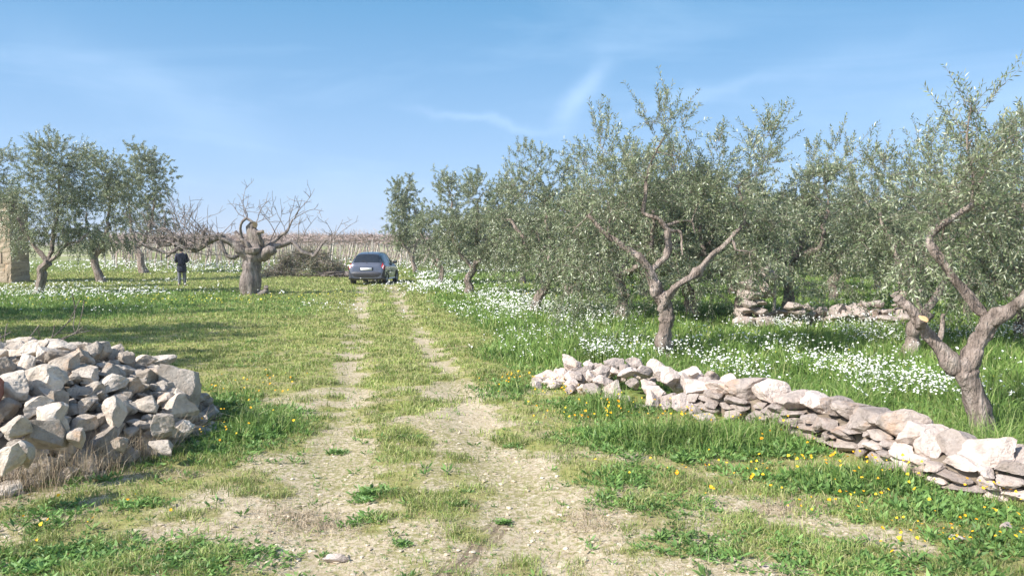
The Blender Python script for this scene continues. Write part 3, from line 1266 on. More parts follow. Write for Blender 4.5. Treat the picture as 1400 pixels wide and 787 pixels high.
# lush and tall grass
x, y = scatter(520000, 3.4, 46, 0.9, rng)
bare, lush, mead = cover(x, y)
n5 = fbm(x * 2.2, y * 2.2, 71, 3)
dn = np.clip(np.maximum(lush * 0.8 * (0.45 + n5), mead * (0.2 + n5) * (.45 + .55 * smooth(.42, .6, n5))), 0, 1)
keep = (rng.random(len(x)) < dn) & ~inside_rocks(x, y)
x, y, lush, mead, n5 = x[keep], y[keep], lush[keep], mead[keep], n5[keep]
hh = (0.05 + 0.13 * np.maximum(lush * smooth(4.2, 6, y), mead * (1.2 - .55 * smooth(15, 20, y))) * (0.2 + 1.5 * n5 ** 1.5 * 1.6)) * rng.uniform(.4, 1.3, len(x))
ww = np.maximum(0.006, y * 0.0011) * rng.uniform(.7, 1.4, len(x))
mb = MB()
blades(mb, x, y, hh, ww, rng, 0.85, 0.8)
tag(mb.build('tall_grass', M_GRASS), 'lush green grass along the wall, by the heap and under the olive trees', 'grass', kind='stuff')

# grass fringe of the heap and clumps against the wall
# broad leaved weeds: rosettes
def rosettes(mb, cx, cy, size, rng, per=14, asp=0.32, lift=0.6):
    n = len(cx)
    c = np.repeat(np.arange(n), per)
    az = rng.uniform(0, 6.283, n * per)
    el = rng.uniform(0.15, 1.2, n * per) * lift
    D = np.stack([np.cos(az) * np.cos(el), np.sin(az) * np.cos(el), np.sin(el)], -1)
    z = H(cx, cy)
    r0 = rng.uniform(0, 0.5, n * per) * size[c]
    P = np.stack([cx[c] + np.cos(az) * r0, cy[c] + np.sin(az) * r0, z[c] + rng.uniform(0, .35, n * per) * size[c]], -1)
    ln = size[c] * rng.uniform(.4, 1.0, n * per)
    leaves_at(mb, P, D, ln, ln * asp, rng)


mb = MB()
x, y = scatter(75000, 3.3, 24, 1.0, rng)
bare, lush, mead = cover(x, y)
n6 = fbm(x * 1.8 + 9, y * 1.8, 81, 3)
n7 = fbm(x * 6 + 9, y * 6, 83, 3)
dn = np.clip(np.maximum(lush * 1.3, 0.0) + mead * 0.42 + 0.8 * smooth(.58, .68, n6) * smooth(.48, .62, n7) * smooth(1.5, 2.6, np.abs(x - track_c(y))) * (1 - bare) + 0.012, 0, 1)
keep = (rng.random(len(x)) < dn) & ~inside_rocks(x, y)
x, y = x[keep], y[keep]
sz = np.maximum(rng.uniform(0.018, 0.075, len(x)) * (.6 + .6 * n6[keep]), y * 0.0035)
rosettes(mb, x, y, sz * (1 + .5 * cover(x, y)[1]), rng, 12, .30, .85)
x, y = scatter(9000, 3.3, 11, 1.0, rng)
keep = (fbm(x * 3, y * 3, 87, 3) > .5) & ~inside_rocks(x, y)
x, y = x[keep], y[keep]
rosettes(mb, x, y, rng.uniform(.006, .022, len(x)), rng, 9, .4, .5)
for px, py, r_, sc_ in ((512, 676, .10, .07), (460, 620, .06, .05), (495, 685, .05, .05), (300, 762, .30, .05), (250, 770, .25, .05), (60, 775, .4, .05), (545, 745, .05, .04),
                       (490, 715, .12, .05), (690, 715, .03, .04), (940, 630, .10, .07), (1080, 742, .10, .05), (930, 690, .3, .04), (960, 750, .3, .05), (850, 690, .2, .045),
                       (1150, 770, .4, .05), (700, 610, .08, .04), (560, 600, .08, .04), (120, 762, .3, .05), (640, 690, .05, .04), (200, 690, .15, .05), (60, 700, .25, .05)):
    p = gp(px, py)
    k = int(10 + 900 * r_ * r_ + 60 * r_)
    cx = p.x + rng.normal(size=k) * r_ * .6
    cy = p.y + rng.normal(size=k) * r_ * .45
    rosettes(mb, cx, cy, rng.uniform(.5, 1.2, k) * sc_, rng, 14)
tag(mb.build('ground_cover', M_WEED), 'broad leaved green weeds spread over lawn, verge and meadow', 'weeds', kind='stuff')

k = 700
ss = rng.uniform(0.2, SL, k)
q_ = np.array([wpt(v_)[0] + wpt(v_)[2] * rng.normal(-.10, .07) for v_ in ss])
keep = vnoise(ss * 2.1, ss * 0, 3) > .38
rosettes(mb, q_[keep, 0], q_[keep, 1], rng.uniform(.03, .08, keep.sum()), rng, 12, .28, 1.2)
# dry stalks: before the heap, on the soil
mb = MB()
k = 4200
cx = rng.uniform(-4.6, -2.7, k)
edge = HC[1] - HR[1] * np.sqrt(np.clip(1 - ((cx - HC[0]) / HR[0]) ** 2, 0.02, 1))
cy = edge + rng.normal(0.05, 0.20, k)
hh = rng.uniform(.08, .34, k)
blades(mb, cx, cy, hh, np.full(k, .0035), rng, 0.75, 0.5)
x, y = scatter(26000, 3.3, 12, 1.0, rng)
bare, lush, mead = cover(x, y)
keep = (rng.random(len(x)) < (0.8 + .2 * lush) * (1 - mead)) & ~inside_rocks(x, y) & (fbm(x * 2, y * 2, 91, 3) > .44)
x, y = x[keep], y[keep]
blades(mb, x, y, rng.uniform(.02, .05, len(x)), np.full(len(x), .0035), rng, 2.2, 0.2)
for px, py in ((420, 715), (450, 722), (405, 705), (820, 720), (800, 705), (1100, 690), (230, 650), (170, 640), (1060, 700)):
    p = gp(px, py)
    k = 260
    blades(mb, p.x + rng.normal(size=k) * .13, p.y + rng.normal(size=k) * .07, rng.uniform(.02, .05, k), np.full(k, .004), rng, 2.2, 0.2)
tag(mb.build('dry_grass', M_STRAW), 'dry straw coloured grass at the foot of the heap and on the soil', 'dry grass', kind='stuff')

# pebbles and clods on bare soil
mb = MB()
v1, f1 = ICOS[1]
x, y = scatter(60000, 3.2, 13, 1.1, rng)
bare, lush, mead = cover(x, y)
keep = (rng.random(len(x)) < bare ** 1.5 * 0.26 + 0.012) & (mead < .3) & ~inside_rocks(x, y)
x, y = x[keep], y[keep]
n = len(x)
sz = 0.003 + 0.015 * rng.random(n) ** 5
jit = 1 + 0.35 * rng.normal(size=(n, len(v1), 1)) * 0.6
VV = v1[None] * jit * sz[:, None, None] * np.stack([rng.uniform(.8, 1.5, n), rng.uniform(.8, 1.3, n), rng.uniform(.35, .7, n)], -1)[:, None, :]
VV = VV + np.stack([x, y, H(x, y) + sz * 0.2], -1)[:, None, :]
mb.add(VV.reshape(-1, 3), None, ((np.arange(n) * len(v1))[:, None, None] + f1[None]).reshape(-1, 3))
M_PEB = leafmat('pebble', [(0.36, 0.29, 0.20), (0.48, 0.40, 0.28), (0.60, 0.52, 0.40)], trans=0.0, rough=0.95, spec=0.1)
tag(mb.build('pebbles', M_PEB, smooth_=False), 'small pale pebbles and clods on the bare track', 'pebbles', kind='stuff')


# flowers ----------------------------------------------------------
def flower_mesh(name, x, y, hts, size, mpet, rng, label, cat, heads=1, stem=True, spread=0.03):
    mb = MB()
    n = len(x)
    c = np.repeat(np.arange(n), heads)
    m_ = n * heads
    z = H(x, y)
    P = np.stack([x[c] + rng.normal(size=m_) * spread, y[c] + rng.normal(size=m_) * spread, z[c] + hts[c] + rng.normal(size=m_) * spread * .8], -1)
    s = size[c] * rng.uniform(.7, 1.2, m_)
    # five to six sided corolla tilted at random
    k = 6
    a = np.linspace(0, 6.283, k, endpoint=False)
    az = rng.uniform(0, 6.28, m_)
    N = unit(np.stack([rng.normal(size=m_) * .5 - .15, rng.normal(size=m_) * .5 - .35, np.ones(m_)], -1))
    U = unit(np.cross(N, np.stack([np.cos(az), np.sin(az), np.zeros(m_)], -1)))
    W = np.cross(N, U)
    rr = np.where(np.arange(k) % 2 == 0, .5, .36)
    ring = P[:, None] + s[:, None, None] * rr[None, :, None] * (np.cos(a)[None, :, None] * U[:, None] + np.sin(a)[None, :, None] * W[:, None])
    V = np.concatenate([ring, (P - N * s[:, None] * .12)[:, None]], 1)
    tri = np.array([(j, (j + 1) % k, k) for j in range(k)])
    mb.add(V.reshape(-1, 3), None, ((np.arange(m_) * (k + 1))[:, None, None] + tri[None]).reshape(-1, 3), 0)
    if stem:
        blades(mb, x, y, hts * 1.02, np.maximum(.003, y * .0004), rng, 0.06, 0.1, m=1)
    return tag(mb.build(name, [mpet, M_GRASS], smooth_=False), label, cat, kind='stuff')


WF = [PT(780, 440, 1.6, 3.0, 1.0), PT(720, 430, 1.6, 4.0, 1.0), PT(860, 495, .9, 1.0, 1.1), PT(720, 480, .7, 1.6, .55), PT(930, 505, .5, .6, .4),
      PT(1080, 520, 1.2, .9, .8), PT(1180, 525, 1.2, .9, .85), PT(1250, 545, .8, .6, .8), PT(1130, 455, 1.6, 1.2, .9), PT(1200, 470, 1.5, .9, 1.0), PT(1080, 445, 1.2, .8, .7),
      PT(1390, 470, 1.0, 1.0, .8), PT(1390, 560, .5, .8, .4), PT(1010, 480, 1.5, 1.5, .35), PT(690, 412, 1.2, 3.0, 1.3), PT(600, 395, 1.6, 4.5, 1.2), PT(640, 398, 1.2, 2, .7),
      PT(590, 380, 1.5, 5.0, .9), PT(1000, 500, 1.2, 1.0, .7),
      PT(110, 408, 2.2, 1.6, 1.1), PT(190, 408, 1.8, 1.8, 1.2), PT(50, 408, 2.0, 2.0, .9), PT(130, 395, 3.5, 3, .6), PT(20, 400, 3, 4, .7), PT(455, 430, .7, .8, .5), PT(130, 430, 2, 1.0, .25)]
x, y = scatter(260000, 7, 46, 1.0, rng)
dn = patches(x, y, WF)
n8 = fbm(x * 1.5, y * 1.1, 95, 4)
bare, lush, mead = cover(x, y)
pr = np.clip(dn * 1.25 * smooth(.42, .60, n8 * .8 + dn * .18) + 0.02 * mead, 0, 1) * 0.31
keep = (rng.random(len(x)) < pr) & ~inside_rocks(x, y)
x, y = x[keep], y[keep]
flower_mesh('white_wildflowers', x, y, rng.uniform(.14, .36, len(x)), np.maximum(.028, y * .0020) * rng.uniform(.6, 1.3, len(x)), M_WHITE, rng,
            'white wildflowers in drifts under the olive trees and on the left meadow', 'wildflowers', heads=2, spread=.02)
# far flowering field
x, y = scatter(60000, 43, 60, 0.0, rng, xw=.7)
n8 = fbm(x * .12, y * .35, 97, 4)
keep = rng.random(len(x)) < smooth(.44, .58, n8) * (.16 + .5 * smooth(-.16, -.05, x / y))
x, y = x[keep], y[keep]
flower_mesh('far_wildflowers', x, y, rng.uniform(.15, .5, len(x)), y * .0022, M_WHITE, rng,
            'far field of white wildflowers before the vineyard', 'wildflowers', heads=1, stem=False)
OF = [PT(890, 565, .5, .2, 1), PT(1020, 580, .5, .2, 1), PT(940, 572, .5, .25, 1), PT(990, 585, .6, .3, .9), PT(830, 575, .5, .4, .7), PT(760, 535, .5, .5, .8), PT(700, 525, .3, .4, .9), PT(1180, 660, .8, .3, .6), PT(1080, 650, .8, .3, .25),
      PT(1340, 740, .5, .25, .6), PT(1370, 690, .3, .2, 1), PT(1100, 610, .4, .3, .4), PT(350, 535, .4, .8, .45), PT(300, 600, .4, .5, .3), PT(1250, 600, .5, .5, .25), PT(1000, 650, .5, .3, .35), PT(1150, 700, .7, .3, .25), PT(80, 720, .6, .3, .12), PT(620, 530, .3, .3, .06)]
x, y = scatter(22000, 3.6, 13, 1.0, rng)
keep = (rng.random(len(x)) < np.clip(patches(x, y, OF), 0, 1) * .62) & ~inside_rocks(x, y)
x, y = x[keep], y[keep]
_, lu, _ = cover(x, y)
flower_mesh('orange_wildflowers', x, y, .06 + lu * .12 + rng.uniform(0, .05, len(x)), np.maximum(rng.uniform(.015, .029, len(x)), y * .0028), M_ORANGE, rng,
            'orange marigold like flowers in the weeds along the wall and heap', 'wildflowers', spread=.004)
YF = [PT(300, 412, 3, 1.6, 1), PT(380, 408, 2.5, 1.2, .8), PT(180, 412, 2.5, 2, .5), PT(760, 400, 3, 4, .3), PT(1100, 480, 3, 3, .12)]
x, y = scatter(60000, 8, 36, 1.0, rng)
keep = (rng.random(len(x)) < np.clip(patches(x, y, YF), 0, 1) * .22)
x, y = x[keep], y[keep]
flower_mesh('yellow_wildflowers', x, y, rng.uniform(.05, .16, len(x)), y * .0014 + .01, M_YELLOW, rng,
            'tiny yellow flowers in the meadow before the bare tree', 'wildflowers')

# ------------------------------------------------------------------ trees
BIGV = np.array((0, 0, 1.0))


def crown_build(root, trunkmb, skel, blobs, rng, leaf=0.055, lw=0.012, per=26, attract=10, droop=0.25, shoot=(.28, .55), leafm=None, bark=None, stems=True):
    """grow branchlets from the limb skeleton into each blob, hang leafy shoots on them.
    blobs: (centre, radii, number of shoots, uprightness)"""
    nodes = [np.asarray(p, float) for p in skel[0]]
    rads = list(skel[1])
    tw = MB()
    S, D0, LN, G = [], [], [], []
    for c, r, ns, upr in blobs:
        c, r = np.asarray(c, float), np.asarray(r, float)
        A = unit(rng.normal(size=(attract, 3))) * rng.uniform(.2, .85, (attract, 1)) ** .6 * r + c
        N0 = np.array(nodes)
        order = np.argsort([np.linalg.norm(N0 - a, axis=1).min() for a in A])
        local = []
        for k in order:
            a = A[k]
            NN = np.array(nodes)
            dd = np.linalg.norm((NN - a) * (1, 1, .8), axis=1) + 0.25 * np.clip(NN[:, 2] - a[2], 0, None)
            j = int(dd.argmin())
            s0 = NN[j]
            L_ = np.linalg.norm(a - s0)
            if L_ < 0.05:
                continue
            mid = (s0 + a) / 2 + rng.normal(size=3) * L_ * .13 + np.array((0, 0, L_ * .08))
            n_ = max(4, int(L_ / .12))
            P = catmull([s0, mid, a], n_)
            P[1:-1] += rng.normal(size=(n_ - 2, 3)) * .012
            r0 = min(rads[j] * .72, .012 + .018 * L_)
            rr = np.linspace(r0, max(.004, r0 * .3), n_)
            tube(tw, P, rr, 5, cap=False)
            for q_, rq in zip(P[2:], rr[2:]):
                nodes.append(q_)
                rads.append(rq)
                local.append(q_)
        local = np.array(local if local else [c])
        pick = local[rng.integers(len(local), size=ns)]
        # shoots start on a branchlet or a bit off it
        st = pick + rng.normal(size=(ns, 3)) * r * .20
        outw = unit(st - c + rng.normal(size=(ns, 3)) * r.mean() * .3)
        d = unit(outw * .8 + rng.normal(size=(ns, 3)) * .45 + np.array((0, 0, 1)) * upr)
        S.append(st)
        D0.append(d)
        LN.append(rng.uniform(shoot[0], shoot[1], ns))
        G.append(np.full(ns, droop) * rng.uniform(.3, 1.6, ns) * (1.2 - np.clip(upr, 0, 1)))
    S, D0, LN, G = np.concatenate(S), np.concatenate(D0), np.concatenate(LN), np.concatenate(G)
    n = len(S)
    T = np.linspace(.08, 1, per)
    c = np.repeat(np.arange(n), per)
    t = np.tile(T, n) + rng.uniform(-.02, .02, n * per)
    dn = np.array((0, 0, -1.0))
    P = S[c] + LN[c, None] * (D0[c] * t[:, None] + dn * (G[c] * t ** 2)[:, None])
    tang = unit(D0[c] + dn * (2 * G[c] * t)[:, None])
    az = np.tile(np.arange(per) * 2.4, n) + rng.uniform(0, .8, n * per)
    ref = unit(np.cross(tang, rng.normal(size=(n, 3))[c]))
    b2 = np.cross(tang, ref)
    rad = ref * np.cos(az)[:, None] + b2 * np.sin(az)[:, None]
    D = unit(tang * .75 + rad * .8 + rng.normal(size=P.shape) * .15)
    lv = MB()
    leaves_at(lv, P, D, leaf * rng.uniform(.65, 1.25, len(P)), lw * rng.uniform(.8, 1.25, len(P)), rng, up=1.4)
    if stems:
        tt = np.array([0, .5, 1.0])
        for k in range(3):
            pass
        Pk = S[:, None] + LN[:, None, None] * (D0[:, None] * tt[None, :, None] + dn * (G[:, None] * tt[None] ** 2)[..., None])
        off = unit(rng.normal(size=(n, 3)))
        o2 = unit(np.cross(off, D0))
        w0 = max(.0025, lw * .22)
        ws = np.array([1, .7, .25]) * w0
        tri = [off, -off * .5 + o2 * .87, -off * .5 - o2 * .87]
        V = np.stack([Pk + a_[:, None] * ws[None, :, None] for a_ in tri], 2)      # n,3,3,3
        V = V.reshape(n, 9, 3)
        ql = []
        for a_ in range(2):
            for j in range(3):
                ql.append((a_ * 3 + j, a_ * 3 + (j + 1) % 3, a_ * 3 + 3 + (j + 1) % 3, a_ * 3 + 3 + j))
        tw.add(V.reshape(-1, 3), ((np.arange(n) * 9)[:, None, None] + np.array(ql)[None]).reshape(-1, 4))
    lv.build('crown', leafm or M_OLIVE, root, smooth_=False)
    tw.build('branches', bark or M_BARK, root)


def limb(mb, P, r0, r1, rng, seg=10, rough=.16, flare=0.0, jit=.05, cut=False, step=.07, knot=.3):
    P = np.asarray(P, float)
    Ltot = np.linalg.norm(np.diff(P, axis=0), axis=1).sum()
    n = max(6, int(Ltot / step))
    Q = catmull(P, n)
    j = rng.normal(size=(n, 3)) * jit * r0
    kn = np.linspace(0, 1, max(4, int(Ltot / (.16 + r0 * 1.5))) + 1)
    kv = rng.normal(size=(len(kn), 3)) * (knot * min(r0, .12))
    kv[0] = 0
    j = j + np.stack([np.interp(np.linspace(0, 1, n), kn, kv[:, a_]) for a_ in range(3)], -1)
    j[0] = 0
    Q = Q + j
    t = np.linspace(0, 1, n)
    rr = r0 + (r1 - r0) * t ** .9
    rr = rr * (1 + .10 * np.sin(t * 17 + rng.uniform(0, 6)) * (1 - t) + .06 * rng.normal(size=n))
    for _ in range(int(Ltot / .35)):
        rr = rr * (1 + rng.uniform(.12, .38) * min(1, (.05 / max(r0, .01)) ** 1.5) * np.exp(-((t - rng.random()) * Ltot / (.03 + r0 * .5)) ** 2))
    if flare:
        rr = rr * (1 + flare * np.exp(-t * Ltot / .22))
    tube(mb, Q, rr, seg, rough, rng, cap_mat=1 if cut else 0)
    return Q, rr


def pixel_tree(name, D, limbs, blobs, rng, label, group=None, base=None, cat='olive tree', bark=None, wf=.80, dens=1.2, flare=.25, rough=.16, jit=.06, knot=.45, **kw):
    """limbs: ([(px, py, metres behind D)], width at start px, width at end px, cut?)"""
    bpx = limbs[0][0][0]
    g0 = at(bpx[0], bpx[1], D)
    z0 = Hs(g0[0], g0[1])
    root = empty(name, (g0[0], g0[1], z0))
    org = np.array((g0[0], g0[1], z0))
    tag(root, label, cat, group)
    tm_ = MB()
    sk, sr = [], []
    m2 = D / FPX
    for i, (pts, w0, w1, cut) in enumerate(limbs):
        P = np.array([at(a, b_, D + c_) for a, b_, c_ in pts]) - org
        if i == 0:
            P[0] = (0, 0, -0.08)
        Q, rr = limb(tm_, P, w0 * m2 / 2 * wf, w1 * m2 / 2 * wf, rng, seg=26 if i < 4 else 12, step=max(.035, .05 * D / 12), flare=flare if i == 0 else 0, cut=cut, rough=rough, jit=jit, knot=knot)
        a_ = 0 if i else len(Q) * 2 // 3
        sk += list(Q[a_:])
        sr += list(rr[a_:])
    tm_.build('trunk', [bark or M_BARK, M_CUT], root)
    bl = []
    for px, py, dy, rx, rz, ry, ns, upr in blobs:
        c = at(px, py, D + dy) - org
        bl.append((c, (rx * m2, ry, rz * m2), int(ns * dens), upr))
    if bl:
        crown_build(root, tm_, (sk, sr), bl, rng, bark=bark, **kw)
    return root


rng = np.random.default_rng(33)
# R1: the near olive at the right edge, forked, one arm sawn off
pixel_tree('olive_tree', 6.5, [
    ([(1347, 606, 0), (1338, 560, 0), (1322, 515, 0), (1318, 495, 0)], 38, 44, False),
    ([(1322, 520, 0), (1295, 490, .02), (1262, 450, .05), (1245, 425, .05), (1226, 406, .08)], 28, 16, False),
    ([(1320, 515, 0), (1340, 468, 0), (1362, 438, -.05), (1400, 412, -.1), (1450, 370, -.1), (1480, 300, 0)], 38, 20, False),
    ([(1356, 446, 0), (1338, 418, .05), (1308, 385, .1), (1288, 355, .1), (1272, 326, .15), (1300, 300, .2), (1328, 282, .2)], 20, 11, False),
    ([(1258, 446, 0.0), (1262, 436, -.09)], 17, 19, True),
    ([(1328, 282, .2), (1330, 240, .25), (1322, 200, .3), (1325, 160, .3)], 6, 2, False),
    ([(1328, 282, .2), (1345, 240, .3), (1370, 200, .3)], 5, 2, False),
], [
    (1328, 165, .3, 22, 38, .12, 14, .9), (1345, 215, .3, 36, 30, .2, 26, .6), (1310, 240, .35, 40, 36, .3, 34, .5), (1382, 205, .3, 25, 30, .2, 12, .5),
    (1360, 290, .4, 45, 40, .4, 36, .1), (1300, 310, .5, 60, 40, .4, 46, .1), (1270, 270, .6, 50, 50, .4, 46, .4), (1440, 290, .2, 60, 70, .5, 60, .2), (1250, 350, .5, 40, 40, .3, 26, -.3),
    (1330, 350, .8, 60, 35, .4, 30, -.2)
], rng, 'nearest olive tree with forked trunk and a sawn off arm at the right edge', 'olive trees right of the track', leaf=.056, lw=.013, attract=9, per=28, wf=.68, flare=.05, knot=.14)

# R2: the forked olive behind the tumbled wall end
pixel_tree('olive_tree', 11.2, [
    ([(908, 490, 0), (905, 455, 0), (903, 425, 0), (898, 400, 0)], 24, 24, False),
    ([(898, 405, 0), (893, 375, 0), (878, 352, 0), (852, 332, .1), (828, 315, .1), (800, 290, .2)], 21, 6, False),
    ([(890, 370, 0), (912, 345, .1), (915, 318, .1), (900, 300, .1), (880, 290, .15), (882, 262, .15), (890, 225, .2), (905, 190, .2)], 13, 2.5, False),
    ([(903, 425, 0), (925, 390, -.1), (950, 370, -.1), (985, 340, 0), (1000, 320, 0), (1018, 292, .1), (1010, 250, .2)], 15, 4, False),
    ([(998, 324, 0), (1008, 342, -.1), (1026, 345, -.1)], 7, 2, False),
    ([(908, 310, .1), (930, 318, .1), (934, 350, 0)], 8, 3, False),
    ([(912, 308, .1), (945, 300, .2), (950, 318, .2)], 6, 2, False),
], [
    (908, 165, .2, 32, 35, .4, 34, .8), (925, 205, .3, 30, 35, .4, 30, .6), (885, 235, .3, 30, 25, .4, 22, .5),
    (850, 265, .4, 50, 40, .8, 100, .2), (815, 210, .5, 30, 46, .5, 46, .8), (820, 320, .4, 45, 50, .8, 100, -.3), (800, 380, .5, 50, 35, .8, 80, -.6),
    (940, 270, .6, 50, 35, .8, 100, .2), (1000, 260, .5, 45, 45, .8, 100, .4), (1040, 200, .4, 28, 42, .4, 42, .8), (1040, 320, .4, 45, 50, .8, 100, -.3), (1010, 362, .5, 35, 22, .8, 40, -.3), (1085, 385, 1.5, 30, 14, .5, 26, -.4), (1150, 392, 2.5, 40, 12, .6, 34, -.4),
    (950, 385, .8, 50, 30, .6, 60, -.5), (870, 400, .8, 45, 25, .5, 40, -.5)
], rng, 'olive tree with tall forked pale trunk right behind the tumbled wall end', 'olive trees right of the track', leaf=.068, lw=.017, attract=12, wf=.74)

# R3
pixel_tree('olive_tree', 19.6, [
    ([(731, 428, 0), (738, 408, 0), (748, 390, 0)], 15, 13, False),
    ([(746, 394, 0), (730, 360, 0), (715, 330, .2), (700, 300, .3)], 8, 4, False),
    ([(748, 392, 0), (770, 360, 0), (785, 320, .2), (800, 270, .3)], 9, 4, False),
    ([(747, 392, 0), (752, 340, .3), (745, 290, .4)], 7, 4, False),
], [
    (712, 235, .3, 32, 38, .8, 80, .6), (745, 260, .4, 40, 50, 1.0, 130, .4), (800, 240, .4, 34, 34, .8, 70, .5), (775, 290, .3, 50, 50, 1.2, 140, 0), (700, 310, .3, 40, 50, 1.2, 130, -.1),
    (735, 345, .2, 50, 32, 1.0, 90, -.3), (690, 360, .2, 36, 24, 1.0, 45, -.5), (800, 360, .2, 50, 45, 1.2, 130, -.5), (820, 290, .5, 40, 50, 1, 110, 0), (790, 382, .5, 30, 16, .8, 25, -.6)
], rng, 'wide drooping olive tree with a leaning dark trunk left of the forked olive', 'olive trees right of the track', leaf=.082, lw=.026, attract=11, dens=1.0)

# R4..R6 along the lane
pixel_tree('olive_tree', 28.0, [
    ([(641, 402, 0), (643, 380, 0), (648, 362, 0)], 14, 11, False),
    ([(646, 368, 0), (625, 340, 0), (615, 310, 0)], 6, 3, False), ([(648, 366, 0), (670, 335, 0), (680, 290, .3)], 7, 3, False), ([(648, 366, 0), (652, 320, .3), (655, 280, .3)], 6, 3, False),
], [
    (655, 270, .3, 26, 28, 1.2, 90, .5), (690, 285, .3, 32, 40, 1.3, 120, .2), (625, 320, .3, 30, 32, 1.3, 90, -.1), (665, 320, .3, 40, 35, 1.4, 120, -.1), (700, 340, .3, 30, 32, 1.3, 80, -.3), (645, 350, 0, 40, 18, 1.2, 60, -.4)
], rng, 'olive tree with a straight pale trunk, third along the track', 'olive trees right of the track', leaf=.09, lw=.03, attract=14, dens=1.7)
pixel_tree('olive_tree', 36.0, [
    ([(600, 387, 0), (603, 370, 0), (596, 355, 0)], 8, 7, False),
    ([(598, 360, 0), (585, 340, 0), (575, 320, 0)], 5, 2, False), ([(598, 360, 0), (607, 325, 0), (618, 295, .3), (615, 260, .3)], 6, 2, False),
], [
    (613, 262, .3, 24, 26, 1.2, 90, .6), (608, 300, .3, 34, 28, 1.5, 110, .1), (585, 325, .3, 26, 24, 1.4, 70, -.2), (625, 330, .3, 28, 26, 1.4, 80, -.2), (600, 350, 0, 30, 14, 1.2, 40, -.4)
], rng, 'slim olive tree with a slanting trunk, fourth along the track', 'olive trees right of the track', leaf=.11, lw=.036, attract=14, dens=1.7)
pixel_tree('olive_tree', 47.0, [
    ([(568, 371, 0), (566, 358, 0), (563, 345, 0)], 7, 6, False),
    ([(564, 350, 0), (550, 330, 0), (545, 300, 0)], 5, 2, False), ([(564, 348, 0), (575, 320, 0), (565, 280, .3)], 5, 2, False),
], [
    (552, 262, .3, 20, 22, 1.4, 90, .6), (545, 295, .3, 28, 26, 1.7, 110, .1), (570, 300, .3, 26, 28, 1.7, 100, 0), (540, 325, .3, 22, 18, 1.4, 60, -.2), (568, 330, .3, 26, 16, 1.4, 60, -.3)
], rng, 'farthest olive tree of the row beside the track, right of the car', 'olive trees right of the track', leaf=.13, lw=.045, attract=14, dens=1.7)

# R7: leaning trunk behind the near olive; R8 slim one
pixel_tree('olive_tree', 11.6, [
    ([(1236, 492, 0), (1250, 460, 0), (1262, 425, 0)], 26, 20, False),
    ([(1262, 430, 0), (1245, 390, .1), (1220, 340, .2), (1200, 290, .3)], 12, 4, False),
    ([(1262, 430, 0), (1290, 380, .1), (1300, 320, .3), (1285, 250, .3)], 13, 4, False),
    ([(1275, 505, -.3), (1282, 470, -.2), (1292, 430, 0)], 10, 7, False),
], [
    (1180, 222, .3, 30, 36, .5, 36, .7), (1205, 270, .4, 45, 45, .8, 120, .2), (1275, 222, .3, 34, 38, .6, 44, .7), (1250, 300, .3, 55, 45, .9, 150, 0), (1190, 322, .3, 45, 36, .9, 120, -.1),
    (1300, 340, .3, 50, 45, .9, 130, -.3), (1255, 362, .2, 45, 30, .9, 100, -.5), (1320, 395, .4, 45, 30, .7, 70, -.6)
], rng, 'dense olive tree with a leaning grey trunk behind the nearest olive', 'olive trees right of the track', leaf=.070, lw=.018, attract=12, dens=1.0)


def generic(seed, h=3.7, cr=1.85, leaf=.088, lw=.030, shoots=86, dens=1.0):
    rng_ = np.random.default_rng(seed)
    root = empty('olive_tree')
    tm_ = MB()
    th_ = rng_.uniform(1.0, 1.4)
    lean = rng_.normal(size=2) * .18
    top = np.array((lean[0], lean[1], th_))
    Q, rr = limb(tm_, [(0, 0, -.1), (lean[0] * .2, lean[1] * .2, th_ * .5), top], .13, .105, rng_, 12, .22, flare=.5)
    sk, sr = list(Q[-3:]), list(rr[-3:])
    bl = []
    nl = rng_.integers(3, 5)
    a0 = rng_.uniform(0, 6.28)
    for k in range(nl):
        a = a0 + k * 6.283 / nl + rng_.normal() * .3
        d = np.array((math.cos(a), math.sin(a), 0))
        e = top + d * cr * .6 + np.array((0, 0, h * .38))
        mid = top + d * cr * .42 + np.array((0, 0, h * .12)) + rng_.normal(size=3) * .12
        P, r2 = limb(tm_, [top - (0, 0, .1), mid, e], .085, .03, rng_, 8, .2, jit=.3)
        sk += list(P[2:])
        sr += list(r2[2:])
        zt = h - rng_.uniform(.5, 1.1)
        bl.append((e + (0, 0, .1), (cr * .42, cr * .42, h * .15), int(shoots * 1.3), .2))
        bl.append((top + d * cr * .7 + (0, 0, h * .13), (cr * .42, cr * .42, h * .15), int(shoots * 1.2), -.25))
        bl.append((top + d * cr * .85 + (0, 0, h * .03), (cr * .30, cr * .30, h * .09), int(shoots * .45), -.5))
        if rng_.random() < .6:
            bl.append((e + d * rng_.uniform(-.6, .3) + np.array((0, 0, h * .25)), (cr * .18, cr * .18, h * .15), int(shoots * .42), .9))
    bl.append((top + (0, 0, h * .33), (cr * .5, cr * .5, h * .18), int(shoots * 1.4), .3))
    tm_.build('trunk', [M_BARK, M_CUT], root)
    crown_build(root, tm_, (sk, sr), bl, rng_, leaf=leaf, lw=lw, attract=8, per=22)
    return root


